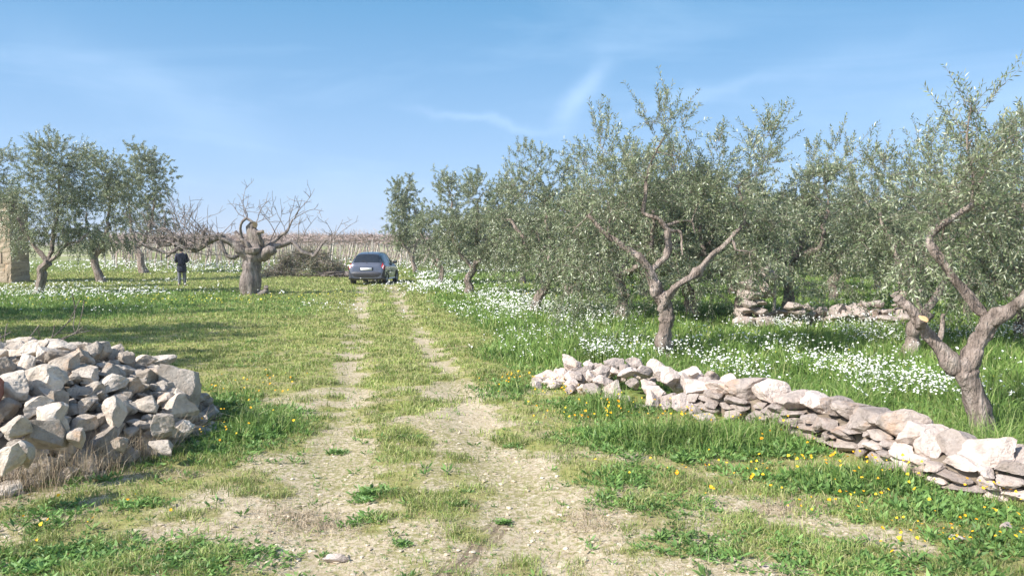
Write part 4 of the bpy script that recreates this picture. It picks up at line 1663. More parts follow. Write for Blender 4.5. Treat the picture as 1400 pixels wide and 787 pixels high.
PROTO = [generic(500 + i) for i in range(4)] + [generic(600 + i, leaf=.14, lw=.052, shoots=48) for i in range(3)]
used = set()
GRP = 'olive trees right of the track'
FARL = 'one of many olive trees standing deep in the grove behind the front rows'
rng = np.random.default_rng(44)
spots = [
    # px, distance, variant, scale, label
    (1012, 17.8, 0, .85, 'olive tree with thin trunk left of the ruined stone wall'),
    (1078, 19.5, 1, .95, 'olive tree with dark trunk showing through the gap of the ruined stone wall'),
    (1140, 24.0, 2, 1.0, 'olive tree right behind the ruined stone wall'),
    (1400, 13.2, 3, .92, 'olive tree at the right edge behind the nearest olive'),
    (1330, 18.0, 1, .95, 'dense olive tree in shade between the two leaning trunks and the right edge'),
    (850, 17.8, 2, 1.0, 'olive tree behind the left arm of the forked olive'),
    (945, 19.0, 3, 1.0, 'olive tree behind the right arm of the forked olive'),
    (1260, 24.0, 0, 1.0, None), (780, 27.0, 0, 1.0, None), (880, 26.5, 1, 1.0, None), (1000, 27.0, 2, 1.0, None),
    (1200, 30.0, 3, 1.0, None), (1380, 25.0, 0, 1.0, None), (1080, 33.0, 4, 1.05, None), (715, 36.0, 5, 1.0, None), (810, 36.0, 6, 1.0, None),
    (900, 37.0, 4, 1.1, None), (970, 40.0, 5, 1.1, None), (1050, 44.0, 6, 1.1, None), (1150, 42.0, 4, 1.1, None), (1250, 38.0, 5, 1.1, None),
    (1350, 36.0, 6, 1.1, None), (1450, 33.0, 4, 1.1, None), (680, 47.0, 5, 1.1, None), (750, 50.0, 6, 1.1, None), (830, 52.0, 4, 1.15, None),
    (1500, 22.0, 1, 1.0, None), (1550, 15.0, 2, 1.0, None), (640, 62.0, 4, 1.1, None),
]


def place(proto_i, x, y, s, label, group, rz=None, sz=1.0):
    p = PROTO[proto_i]
    o = p if proto_i not in used else copy_tree(p)
    used.add(proto_i)
    o.location = (x, y, Hs(x, y))
    o.rotation_euler = (0, 0, rng.uniform(0, 6.28) if rz is None else rz)
    o.scale = (s, s, s * sz * rng.uniform(.95, 1.08))
    tag(o, label, 'olive tree', group)
    return o


for px, D, v, s, lab in spots:
    place(v, (px - 700) / FPX * D, D, s, lab or FARL, GRP if lab else 'olive trees deep in the grove')

# trees left of the frame whose shade falls on the lawn
for x, y, v, s, lab in ((-11.7, 12.3, 0, 1.15, 'olive tree beyond the left edge shading the lawn'), (-9.3, 8.5, 2, .85, 'small olive tree beyond the left edge behind the heap'),
                        (-16.5, 16.5, 3, 1.15, 'farther olive tree beyond the left edge')):
    place(v, x, y, s, lab, 'olive trees left of the track', sz=1.4)

# left trees
rng = np.random.default_rng(51)
GL = 'olive trees left of the track'
pixel_tree('olive_tree', 27.5, [
    ([(50, 404, 0), (56, 378, 0), (66, 358, 0)], 14, 12, False),
    ([(66, 360, 0), (52, 340, 0), (38, 318, 0), (28, 302, 0), (24, 288, .1), (12, 275, .2)], 8, 3, False),
    ([(66, 358, 0), (73, 335, .2), (74, 310, .3), (80, 275, .3), (82, 240, .3)], 7, 3, False),
    ([(66, 358, 0), (82, 345, 0), (92, 333, 0), (112, 328, 0), (122, 318, 0)], 7, 2, False),
    ([(92, 334, 0), (86, 318, 0), (86, 306, 0)], 4, 2, False),
], [
    (80, 208, .3, 34, 28, 1.0, 130, .6), (60, 240, .4, 28, 30, 1.0, 90, .2), (100, 245, .4, 30, 32, 1.2, 110, .2), (45, 280, .3, 30, 26, 1.1, 90, 0), (98, 290, .3, 32, 30, 1.2, 110, -.1), (70, 305, .4, 30, 24, 1.0, 70, -.1),
    (108, 325, .3, 26, 20, 1.0, 60, -.3), (30, 320, .3, 22, 22, .9, 50, -.3), (10, 290, .3, 22, 30, .9, 60, -.1)
], rng, 'leftmost whole olive tree with a Y shaped trunk in white flowers', GL, leaf=.085, lw=.028, attract=14, dens=1.7)
pixel_tree('olive_tree', 38.0, [
    ([(140, 385, 0), (133, 365, 0), (128, 345, 0)], 13, 10, False),
    ([(130, 352, 0), (145, 320, 0), (150, 280, .2), (145, 245, .3)], 7, 3, False), ([(129, 350, 0), (120, 320, 0), (118, 290, 0)], 6, 3, False),
], [
    (145, 225, .3, 34, 24, 1.6, 130, .5), (130, 265, .3, 34, 30, 1.6, 130, .1), (165, 270, .3, 34, 30, 1.6, 120, .1), (125, 315, .3, 30, 28, 1.5, 100, -.2), (155, 320, .3, 30, 26, 1.5, 90, -.2)
], rng, 'olive tree with a dark curved trunk, middle of the three at left', GL, leaf=.115, lw=.038, attract=14, dens=1.7)
pixel_tree('olive_tree', 46.0, [
    ([(198, 367, 0), (191, 350, 0), (184, 336, 0)], 13, 10, False),
    ([(186, 342, 0), (180, 310, 0), (178, 270, .2)], 7, 3, False), ([(186, 342, 0), (205, 310, 0), (210, 270, 0)], 7, 3, False),
], [
    (190, 222, .3, 32, 22, 1.8, 120, .5), (215, 245, .3, 26, 28, 1.6, 90, .2), (185, 262, .3, 34, 28, 1.8, 120, .1), (215, 290, .3, 24, 26, 1.6, 70, -.1), (190, 305, .3, 32, 22, 1.6, 80, -.2)
], rng, 'olive tree with a flared grey trunk just left of the person', GL, leaf=.13, lw=.045, attract=14, dens=1.7)
pixel_tree('olive_tree', 31.0, [
    ([(-45, 396, 0), (-40, 370, 0), (-35, 345, 0)], 16, 13, False),
    ([(-36, 350, 0), (-25, 310, 0), (-18, 260, 0)], 8, 3, False), ([(-36, 350, 0), (-50, 310, 0), (-55, 260, 0)], 8, 3, False),
], [
    (-18, 240, .3, 34, 30, 1.2, 130, .2), (0, 215, .3, 18, 14, .8, 40, .7), (-5, 270, .3, 34, 30, 1.2, 120, 0), (-60, 230, .3, 40, 40, 1.4, 140, .3), (-40, 300, .3, 40, 30, 1.3, 110, -.2)
], rng, 'olive tree at the left edge, only its leafy right side in view', GL, leaf=.09, lw=.03, attract=14, dens=1.7)

# the dark pine behind the grove
pr_ = empty('pine_tree')
tmb = MB()
limb(tmb, [(0, 0, -.2), (.1, 0, 3), (0, 0, 5.6)], .22, .12, rng)
tmb.build('trunk', [M_BARK, M_CUT], pr_)
crown_build(pr_, tmb, ([np.array((0, 0, 4.6)), np.array((0, 0, 5.4))], [.12, .1]),
            [((dx, dy, 6.0 + dz), (1.2, 1.2, .7), 160, .7) for dx, dy, dz in ((-1.3, 0, 0), (1.2, .3, .1), (0, -.9, .3), (0, 1, .3), (0, 0, .7))], rng, leaf=.16, lw=.05, leafm=M_PINE, attract=9)
p = at(932, 300, 62)
pr_.location = (p[0], 62, Hs(p[0], 62))
tag(pr_, 'dark green umbrella pine rising behind the olive grove', 'pine tree')


# ------------------------------------------------------------------ bare pruned tree
def whips(mb, start, d, length, r, rng, depth=0, curl=.25):
    n = max(5, int(length / .16))
    P = [np.asarray(start, float)]
    d = unit(d)
    for i in range(n):
        d = unit(d + rng.normal(size=3) * .16 + np.array((0, 0, curl * .10)))
        P.append(P[-1] + d * length / n)
    P = np.array(P)
    tube(mb, P, np.linspace(r, max(.006, r * .35), len(P)), 5, cap=False)
    if depth < 2:
        for k in range(rng.integers(2, 5) if depth == 0 else rng.integers(1, 4)):
            j = rng.integers(len(P) // 4, len(P) - 1)
            dd = unit(P[j] - P[j - 1] + rng.normal(size=3) * .55 + (0, 0, .35))
            whips(mb, P[j], dd, length * rng.uniform(.3, .6), r * .55, rng, depth + 1, curl)


rng = np.random.default_rng(61)
BD = 28.0
bt = pixel_tree('bare_tree', BD, [
    ([(344, 404, 0), (343, 380, 0), (342, 360, 0), (346, 345, 0), (348, 338, 0)], 21, 25, False),
    ([(347, 345, 0), (349, 330, 0), (347, 314, 0), (349, 306, 0)], 23, 11, True),
    ([(340, 352, 0), (325, 340, -.1), (312, 328, -.1), (299, 321, -.15)], 14, 10, True),
    ([(300, 323, -.1), (285, 328, .0), (265, 338, .1), (252, 332, .2), (238, 326, .3), (215, 322, .3)], 9, 3, False),
    ([(330, 346, 0), (318, 350, -.2), (308, 346, -.3), (302, 330, -.3), (301, 318, -.3)], 8, 4, False),
    ([(356, 352, 0), (366, 344, -.15), (371, 341, -.2)], 15, 13, True),
    ([(360, 342, 0), (375, 336, .1), (392, 333, .2), (405, 336, .2), (420, 347, .2), (430, 348, .2), (442, 333, .3), (452, 334, .3)], 9, 3, False),
    ([(336, 338, 0), (330, 322, -.1), (330, 306, -.2), (338, 298, -.2), (344, 303, -.2)], 5, 3, False),
    ([(345, 342, 0), (336, 330, -.2), (322, 320, 0)], 7, 5, True),
    ([(362, 340, 0), (380, 326, .3), (395, 312, .3), (402, 300, .3)], 6, 2, False),
    ([(358, 335, 0), (352, 322, -.3), (357, 312, -.3)], 7, 5, True),
    ([(265, 338, .1), (248, 340, 0), (236, 344, 0), (225, 352, -.2)], 6, 2, False),
    ([(275, 333, .1), (278, 320, 0), (282, 312, 0)], 6, 4, True),
    ([(352, 402, 0), (361, 397, -.1), (363, 388, -.1)], 13, 5, False),
], [], rng, 'thick pruned bare tree with sawn limbs in the middle left of the meadow', cat='bare tree', bark=M_BARE, wf=.96, flare=.15, rough=.15, jit=.05, knot=.5)
org = np.array(bt.location)
wb = MB()


def wh(px, py, dx, dz, length, dy=0.0, r=.022):
    whips(wb, at(px, py, BD + dy) - org, (dx * 1.2, rng.normal() * .25, dz), length * .88, r * .85, rng)


for a in ((338, 299, -.8, .9, 1.2), (338, 299, .0, 1, 1.2), (338, 299, -.4, .8, 1.5), (349, 305, .5, .8, 1.3), (349, 305, .9, .5, 1.2), (402, 300, .3, 1, 1.0), (402, 300, .9, .6, 1.4), (402, 300, .6, .9, 1.6),
          (395, 312, .2, 1, 1.4), (392, 333, .1, 1, 1.7), (410, 338, .3, 1, 1.5), (430, 347, .2, 1, 1.3), (450, 334, .5, .9, 1.2), (452, 334, .1, 1, 1.1), (442, 333, .9, .4, 1.4), (380, 326, -.2, 1, 1.6), (370, 330, .1, 1, 1.5), (405, 336, .2, 1, 1.3)):
    wh(*a[:5], dy=.2)
for k in range(34):
    px = rng.uniform(190, 300)
    wh(px, 330 + rng.normal() * 9 + (8 if px < 260 else 0), rng.normal() * .9 - .25, rng.uniform(.0, 1.0), rng.uniform(.8, 1.8), dy=rng.uniform(-.8, .8), r=.026)
for k in range(9):
    wh(rng.uniform(195, 280), 335, rng.normal() * .15, 1, rng.uniform(1.5, 2.3), dy=rng.uniform(-.6, .6), r=.02)
wb.build('branches', M_BARE, bt)
# heavy low boughs reaching left over the person
lb = MB()
for pts, w0, w1 in (([(252, 334, .2), (240, 322, 0), (228, 316, 0), (221, 311, 0)], 6, 4), ([(240, 336, .2), (228, 330, .3), (216, 330, .3), (200, 322, .4), (180, 316, .4)], 5, 2),
                    ([(246, 338, 0), (236, 344, -.3), (220, 343, -.3), (200, 336, -.2), (188, 332, 0)], 5, 2), ([(262, 337, 0), (246, 326, .5), (232, 334, .6), (215, 338, .6)], 5, 2.5)):
    P = np.array([at(a, b_, BD + c_) for a, b_, c_ in pts]) - org
    limb(lb, P, w0 * BD / FPX / 2, w1 * BD / FPX / 2, rng, 8, .2)
lb.build('low_boughs', M_BARE, bt)

# ------------------------------------------------------------------ brush pile behind the bare tree
rng = np.random.default_rng(71)
g0 = gp(425, 378)
bp_ = empty('brush_pile', g0)
tag(bp_, 'long pile of cut olive branches with withered leaves left of the car', 'brush pile')
sm = MB()
m_l = MB()
for k in range(240):
    x0 = rng.uniform(-2.4, 2.2)
    hmx = 1.35 * math.exp(-((x0 + .1) / 1.7) ** 4) + .12
    z0 = rng.uniform(0.02, 1) ** .8 * hmx
    y0 = rng.normal() * .55 * (1 - z0 / 2)
    d = unit(np.array((rng.normal(), rng.normal() * .6, rng.normal() * .35 + .1)))
    L_ = rng.uniform(.5, 1.3)
    P = catmull([np.array((x0, y0, z0)) - d * L_ / 2, np.array((x0, y0, z0)) + rng.normal(size=3) * .06, np.array((x0, y0, z0)) + d * L_ / 2], 7)
    P[:, 2] = np.clip(P[:, 2], .02, None)
    tube(sm, P, np.linspace(.022, .008, 7), 5, cap=False)
    n = 70
    base_ = P[rng.integers(2, 7, n)] + rng.normal(size=(n, 3)) * .12
    base_[:, 2] = np.clip(base_[:, 2], .02, None)
    if x0 < 1.7:
        leaves_at(m_l, base_, rng.normal(size=(n, 3)), .12, .035, rng)
for k in range(60):
    x0 = rng.uniform(1.2, 2.9)
    P = [np.array((x0 - .9, rng.normal() * .4 - .3, rng.uniform(.03, .3))), np.array((x0, rng.normal() * .4 - .3, rng.uniform(.03, .35))), np.array((x0 + rng.uniform(.3, .9), rng.normal() * .4 - .3, rng.uniform(.03, .2)))]
    tube(sm, catmull(P, 8), np.linspace(.03, .012, 8), 5, cap=False)
M_BRUSH = leafmat('withered leaf', [(0.10, 0.105, 0.05), (0.17, 0.165, 0.085), (0.27, 0.22, 0.14), (0.24, 0.15, 0.10)], back=(.26, .26, .19), trans=.2)
sm.build('sticks', M_BARE, bp_)
m_l.build('foliage', M_BRUSH, bp_, smooth_=False)

# dry branches behind the heap at the left edge
db = empty('dry_branches', (-6.0, 8.6, Hs(-6.0, 8.6)))
tag(db, 'tangle of dry twigs behind the rock heap at the left edge', 'dry branches')
sm = MB()
for k in range(46):
    d = unit(np.array((rng.normal() + .5, rng.normal() * .6, abs(rng.normal()) * .3)))
    s_ = np.array((rng.uniform(-.9, .5), rng.normal() * .3, rng.uniform(0.02, .42)))
    whips(sm, s_, d, rng.uniform(.4, .9), .008, rng, 1)
o = sm.build('twigs', M_BARE, db)

# ------------------------------------------------------------------ vineyard
rng = np.random.default_rng(81)
M_POST = simple('concrete post', (0.52, 0.46, 0.40), .9, noise=.2, scale=5)
M_VINE = simple('vine wood', (0.38, 0.30, 0.25), .95, noise=.35, scale=6)
pm = MB()
pv = np.array([(-.045, -.045, -.1), (.045, -.045, -.1), (.045, .045, -.1), (-.045, .045, -.1), (-.04, -.04, 2.0), (.04, -.04, 2.0), (.04, .04, 2.0), (-.04, .04, 2.0), (-.015, -.015, 2.06), (.015, -.015, 2.06), (.015, .015, 2.06), (-.015, .015, 2.06)])
pq = [(0, 1, 5, 4), (1, 2, 6, 5), (2, 3, 7, 6), (3, 0, 4, 7), (4, 5, 9, 8), (5, 6, 10, 9), (6, 7, 11, 10), (7, 4, 8, 11), (8, 9, 10, 11)]
pm.add(pv, pq)
pmesh = pm.mesh('vine_post', M_POST, False)
vms = []
for k in range(4):
    v = MB()
    P = catmull([(0, 0, -.05), (rng.normal() * .12, 0, .6), (rng.normal() * .15, .1, 1.25), (rng.normal() * .2, .1, 1.75)], 9)
    tube(v, P, np.linspace(.05, .03, 9), 6, .2, rng)
    for j in range(9):
        whips(v, P[-1], (rng.normal(), rng.normal(), .25), rng.uniform(.6, 1.2), .014, rng, 1, -.1)
    vms.append(v.mesh('grape_vine', M_VINE))
npost = nv = 0
for r_, D in enumerate(np.concatenate([np.arange(53, 80, 3.0), np.arange(80, 112, 6.0)])):
    step = 2.6 if D < 80 else 5
    for px_x in np.arange(-0.53 * D, -0.12 * D, step):
        x = px_x + (r_ % 2) * .7
        pxx = 700 + x / D * FPX
        if npost < 160:
            o = bpy.data.objects.new('vine_post', pmesh)
            COL.objects.link(o)
            o.location = (x, D, Hs(x, D))
            o.rotation_euler = (rng.normal() * .03, rng.normal() * .03 + (.16 if pxx > 440 else 0), rng.uniform(0, 1))
            tag(o, 'pale concrete post in the bare vineyard', 'post', 'posts of the vineyard')
            npost += 1
        if nv < 270:
            for q_ in ((.9,) if D > 80 else (.8, 1.7)):
                o = bpy.data.objects.new('grape_vine', vms[rng.integers(4)])
                COL.objects.link(o)
                o.location = (x + q_, D + .1, Hs(x + q_, D + .1))
                o.rotation_euler = (0, (.22 if pxx > 440 else 0) + rng.normal() * .05, rng.uniform(0, .5))
                tag(o, 'leafless grape vine trained up in the far vineyard', 'grape vine', 'vines of the vineyard')
                nv += 1
# the roof of canes over the wires
cv = MB()
n = 26000
y = rng.uniform(52.5, 112, n)
x = -rng.uniform(.115, .535, n) * y
z = H(x, y) + 1.85 + rng.normal(size=n) * .09
d = unit(np.stack([rng.normal(size=n), rng.normal(size=n), rng.normal(size=n) * .22 + .05], -1))
P = np.stack([x, y, z], -1)
leaves_at(cv, P, d, rng.uniform(.5, 1.1, n), .028 + y * .0003, rng)
M_CANE = leafmat('vine cane', [(0.22, 0.16, 0.135), (0.34, 0.26, 0.225), (0.46, 0.37, 0.33)], trans=0.0, rough=.9, spec=.1)
tag(cv.build('vine_canes', M_CANE, smooth_=False), 'reddish bare canes trained flat over the far vineyard', 'vine canes', kind='stuff')

# wire coil hung by the vineyard edge
wc = MB()
for k in range(5):
    a = np.linspace(0, 6.283, 30)
    rr = .42 + rng.normal() * .03
    tube(wc, np.stack([rr * np.cos(a) * .8, np.full(30, k * .03), rr * np.sin(a) * 1.15 + .5], -1), .008, 4, cap=False)
M_WIRE = simple('old wire', (.22, .2, .18), .5, .6)
o = wc.build('wire_coil', M_WIRE)
g0 = gp(302, 369)
o.location = g0
tag(o, 'coil of old wire standing on the grass left of the bare tree', 'wire coil')

# ------------------------------------------------------------------ stone pier at the left edge
def block_wall(name, length, depth, height, course, blk, m, rng, top_rough=True):
    mb = MB()
    z = 0
    while z < height - .05:
        hc = course * rng.uniform(.85, 1.1)
        off = rng.uniform(0, blk)
        xs_ = [0]
        x = off
        while x < length - .08:
            if x > .12:
                xs_.append(x)
            x += blk * rng.uniform(.75, 1.25)
        xs_.append(length)
        for a, b_ in zip(xs_[:-1], xs_[1:]):
            if top_rough and z > height - course * 2 and rng.random() < .35:
                continue
            g_ = .028
            j = rng.uniform(-.012, .012)
            v = []
            for zz in np.linspace(z + g_, z + hc, 4):
                for (xx, yy_) in ((a + g_, j), ((a + b_) / 2, j - .006), (b_ - g_, j), (b_ - g_, depth - j), ((a + b_) / 2, depth - j), (a + g_, depth - j)):
                    e = .014 if zz in (z + g_, z + hc) else 0
                    v.append((xx + rng.normal() * .012, yy_ + (e if yy_ < depth / 2 else -e) + rng.normal() * .012, zz))
            Q = [(r * 6 + k, r * 6 + (k + 1) % 6, (r + 1) * 6 + (k + 1) % 6, (r + 1) * 6 + k) for r in range(3) for k in range(6)]
            Q += [(18, 19, 22, 23), (19, 20, 21, 22), (1, 0, 5, 4), (2, 1, 4, 3)]
            mb.add(v, Q, None, 0)
        # mortar heart
        z += hc
    c = [(.03, .03, 0), (length - .03, .03, 0), (length - .03, depth - .03, 0), (.03, depth - .03, 0)]
    top = height - course * 1.6
    c = c + [(a, b_, top) for a, b_, _ in c]
    mb.add(c, [(0, 1, 5, 4), (1, 2, 6, 5), (2, 3, 7, 6), (3, 0, 4, 7), (4, 5, 6, 7)], None, 1)
    return mb


g0 = gp(16, 387)
M_MORTAR = simple('mortar', (.30, .24, .17), .95, noise=.3, scale=8, bump=.4)
sh_ = empty('stone_building', (g0.x - 2.4, g0.y, g0.z), 0)
block_wall('wall', 2.4, 1.45, 3.9, .5, .9, M_TUFF, rng).build('wall', [M_TUFF, M_MORTAR], sh_, smooth_=False)
tag(sh_, 'corner of an ochre block building at the left edge behind the olives', 'stone building')

# ------------------------------------------------------------------ ruined wall in the grove
rng = np.random.default_rng(91)
g0 = gp(1125, 446)
rw = empty('ruined_wall', g0, .05)
tag(rw, 'crumbling pale stone wall half hidden among the olive trees', 'ruined wall')
mb = MB()


def rubble(mb, x0, x1, hgt, y0=0.0, size=.16):
    z = 0
    while z < hgt:
        x = x0 + rng.uniform(-.1, .1)
        th_ = rng.uniform(.6, 1.1) * size * .6
        while x < x1:
            s_ = size * rng.uniform(.6, 1.4)
            hl = hgt * (0.72 + .28 * math.sin(x * 2.7 + x0))
            if z < hl:
                v, f = rock_verts(int(rng.integers(1e6)), 2, round_=.2)
                th2 = th_ * rng.uniform(.7, 1.5)
                mb.add(v * (s_, size * 1.1, th2) + (x, y0 + rng.normal() * .05, z + th_ * .7 + rng.normal() * .03), None, f)
            x += s_ * 1.65
        z += th_ * 1.7


rubble(mb, -1.7, -1.1, 1.25, size=.2)
rubble(mb, -.62, -.3, 1.0, size=.18)
rubble(mb, -1.6, 2.1, .32, .35, .2)
rubble(mb, .25, .9, .45, 0, .24)
rubble(mb, .95, 1.45, .85, .3, .19)
rubble(mb, 1.75, 2.1, 1.2, .1)
rubble(mb, .3, 2.0, .35, -.3, .22)
mb.build('rubble_masonry', M_WALLST, rw, smooth_=False)
po = MB()
tube(po, [(0, 0, -.1), (.01, 0, .6), (0, .01, 1.15)], .035, 8, .1, rng)
o = po.build('wooden_post', M_POST)
o.location = Vector((*at(1058, 430, 17.2)[:2], 0))
o.location.z = Hs(o.location.x, o.location.y)
tag(o, 'pale post standing in the gap of the ruined wall', 'post')
for px, py, L_, lab in ((1174, 436, .42, 'long dressed block lying before the ruined wall'), (1199, 440, .26, 'short dressed block lying before the ruined wall')):
    mb = MB()
    v = np.array([(a, b_, c_) for c_ in (0, .22) for a, b_ in ((-L_, -.17), (L_, -.17), (L_, .17), (-L_, .17))], float)
    import bmesh
    bm = bmesh.new()
    vs = [bm.verts.new(p) for p in v]
    for f in ((0, 1, 5, 4), (1, 2, 6, 5), (2, 3, 7, 6), (3, 0, 4, 7), (4, 5, 6, 7), (3, 2, 1, 0)):
        bm.faces.new([vs[i] for i in f])
    bmesh.ops.bevel(bm, geom=bm.edges[:], offset=.025, segments=2, affect='EDGES')
    bmesh.ops.subdivide_edges(bm, edges=bm.edges[:], cuts=2, use_grid_fill=True)
    for v_ in bm.verts:
        v_.co += Vector(rng.normal(size=3) * .007)
    me = bpy.data.meshes.new('stone_block')
    bm.to_mesh(me)
    bm.free()
    me.materials.append(M_WALLST)
    o = bpy.data.objects.new('stone_block', me)
    COL.objects.link(o)
    p = gp(px, py + 4)
    o.location = p
    o.rotation_euler = (0, 0, -.15)
    tag(o, lab, 'stone block', 'dressed blocks by the ruined wall')

# ------------------------------------------------------------------ the car
M_PAINT = simple('silver grey paint', (.11, .12, .15), .32, .55, coat=.6)
M_PAINTD = simple('grey bumper plastic', (.035, .036, .045), .5)
M_BLACK = simple('black rubber', (.015, .015, .015), .7)
M_GLASS = simple('dark car glass', (.012, .016, .02), .06, 0, spec=.8)
M_RED = simple('red lamp lens', (.55, .015, .02), .2, coat=.5)
M_LENSW = simple('clear lamp lens', (.75, .72, .72), .2, coat=.5)
M_PLATE = simple('white plate', (.85, .85, .85), .4)
M_RIM = simple('alloy rim', (.45, .45, .47), .35, .8)
car = empty('parked_car')
#            y     zt    wr    wb(belt) zb   wm    zlow
ST = np.array([
    (-.02, .62, .50, .66, .60, .70, .34),
    (.03, .90, .56, .72, .80, .78, .30),
    (.10, 1.02, .60, .755, .93, .815, .27),
    (.24, 1.24,   .54, .77, .95, .83, .25),
    (.42, 1.43, .49, .775, .96, .835, .24),
    (.85, 1.505, .50, .78, .955, .835, .23),
    (1.5, 1.52, .51, .78, .95, .835, .23),
    (2.05, 1.46, .51, .775, .94, .835, .23),
    (2.55, 1.24, .54, .765, .93, .83, .23),
    (2.98, 1.02, .60, .75, .91, .82, .24),
    (3.35, .92, .56, .70, .84, .80, .25),
    (3.65, .80, .50, .62, .72, .74, .27),
    (3.80, .62, .42, .50, .56, .60, .32)])


def ringpts(r):
    y, zt, wr, wb, zb, wm, zl = r
    return [(0, y, zt), (wr * .55, y, zt - .006), (wr, y, zt - .05 * min(1, (zt - zb) * 3)), ((wr + wb) / 2 + .01, y, (zt + zb) / 2), (wb, y, zb), (wm, y, zb - .10), (wm, y, (zb + zl) / 2), (wm - .01, y, zl + .10), (wm - .06, y, zl), (0, y, zl - .02)]


def carsurf(U, Vv):
    """U station parameter, Vv ring parameter (0 top centre .. 9 bottom centre)"""
    CP = np.array([ringpts(r) for r in ST])
    U, Vv = np.asarray(U, float), np.asarray(Vv, float)

    def cm(A, t):
        Q = np.concatenate([2 * A[:1] - A[1:2], A, 2 * A[-1:] - A[-2:-1]])
        t = np.clip(t, 0, len(A) - 1 - 1e-6)
        i = t.astype(int)
        f = (t - i).reshape(-1, *([1] * (A.ndim - 1)))
        a, b_, c, d = Q[i], Q[i + 1], Q[i + 2], Q[i + 3]
        return .5 * (2 * b_ + (c - a) * f + (2 * a - 5 * b_ + 4 * c - d) * f ** 2 + (3 * b_ - a - 3 * c + d) * f ** 3)
    A = cm(CP, U)                       # nu, 10, 3
    return cm(A.transpose(1, 0, 2), Vv).transpose(1, 0, 2)


def patch(mb, u0, u1, v0, v1, nu, nv_, off=0.0, mirror=False, both=False, uf=None):
    U = np.linspace(u0, u1, nu)
    W = np.linspace(v0, v1, nv_)
    S = carsurf(U, np.abs(W))
    S[:, W < 0, 0] *= -1
    dU = np.gradient(S, axis=0)
    dV = np.gradient(S, axis=1)
    N = unit(np.cross(dV, dU))
    c = np.array((0, 1.9, .8))
    fl = np.sign(((S - c) * N).sum(-1))[..., None]
    S = S + N * fl * off
    ii_ = np.arange(nu * nv_).reshape(nu, nv_)
    q_ = np.stack([ii_[:-1, :-1], ii_[:-1, 1:], ii_[1:, 1:], ii_[1:, :-1]], -1).reshape(-1, 4)
    for sgn in ((1, -1) if both else ((-1,) if mirror else (1,))):
        mb.add(S * (sgn, 1, 1), q_)
        if off:                          # a thin edge back to the body
            for e in (S[0], S[-1], S[:, 0], S[:, -1]):
                c2 = e - (off + .004) * unit(np.array(e) - c)
                k_ = len(e)
                mb.add(np.concatenate([e, c2]) * (sgn, 1, 1), [(j, j + 1, k_ + j + 1, k_ + j) for j in range(k_ - 1)])


mb = MB()
patch(mb, 0, 12, -9, 9, 90, 110)
for u_ in (0, 11.999):
    S = carsurf(np.array([u_, u_]), np.linspace(0, 9, 40))[0]
    P2 = np.concatenate([S, (S * (-1, 1, 1))[::-1]])
    mb.add(np.vstack([P2, P2.mean(0)]), None, [(j, (j + 1) % 80, 80) for j in range(80)])
mb.build('body', M_PAINT, car)
mb = MB()
patch(mb, 2.15, 3.85, -2.2, 2.2, 12, 20, .006)
rwn = mb.build('rear_window', M_GLASS, car)
wmb = MB()
tube(wmb, [(.02, .075, 1.00), (-.05, .13, 1.09), (-.25, .17, 1.14)], .012, 5)
wmb.build('wiper', M_BLACK, rwn)
mb = MB()
patch(mb, 7.3, 8.8, -2.2, 2.2, 12, 20, .006)
mb.build('windscreen', M_GLASS, car)
for s_ in (1, -1):
    for a, b_ in ((4.15, 5.75), (5.9, 7.6), (3.35, 4.0)):
        mb = MB()
        patch(mb, a, b_, 2.35, 3.75, 10, 8, .006, mirror=s_ < 0)
        mb.build('side_window', M_GLASS, car)
    mb = MB()
    patch(mb, 1.05, 3.0, 3.3, 4.9, 10, 8, .012, mirror=s_ < 0)
    tlp = mb.build('tail_light', M_RED, car)
    mb = MB()
    patch(mb, 1.0, 2.0, 4.05, 4.5, 6, 5, .017, mirror=s_ < 0)
    mb.build('reversing_lens', M_LENSW, tlp)
    mb = MB()
    tube(mb, catmull([(s_ * .80, 2.35, 1.0), (s_ * .90, 2.30, 1.04), (s_ * .98, 2.30, 1.05)], 6), [.03, .05, .07, .075, .07, .05], 8)
    mb.build('mirror', M_PAINTD, car)
    mb = MB()
    patch(mb, 10.2, 11.3, 2.2, 4.6, 8, 8, .01, mirror=s_ < 0)
    mb.build('headlight', M_LENSW, car)
    mb = MB()
    tube(mb, [(s_ * .845, .9, .62), (s_ * .85, 1.8, .62), (s_ * .845, 2.7, .60)], .022, 6)
    mb.build('side_trim', M_PAINTD, car)
mb = MB()
patch(mb, 0, 2.2, 5.1, 8.6, 12, 16, .02, both=True)
S = []
for z_, o_ in ((.36, .0), (.42, -.03), (.52, -.055), (.585, -.05), (.62, -.02)):
    S.append([(x_, -.02 + o_ + .10 * abs(x_ / .8) ** 4, z_) for x_ in np.linspace(-.80, .80, 25)])
S = np.array(S)
ii_ = np.arange(125).reshape(5, 25)
mb.add(S.reshape(-1, 3), np.stack([ii_[:-1, :-1], ii_[:-1, 1:], ii_[1:, 1:], ii_[1:, :-1]], -1).reshape(-1, 4))
mb.build('bumper', M_PAINTD, car)


def boxmb(mb, x0, x1, y0, y1, z0, z1):
    v = [(a, b_, c) for c in (z0, z1) for a, b_ in ((x0, y0), (x1, y0), (x1, y1), (x0, y1))]
    mb.add(v, [(0, 1, 5, 4), (1, 2, 6, 5), (2, 3, 7, 6), (3, 0, 4, 7), (4, 5, 6, 7), (3, 2, 1, 0)])


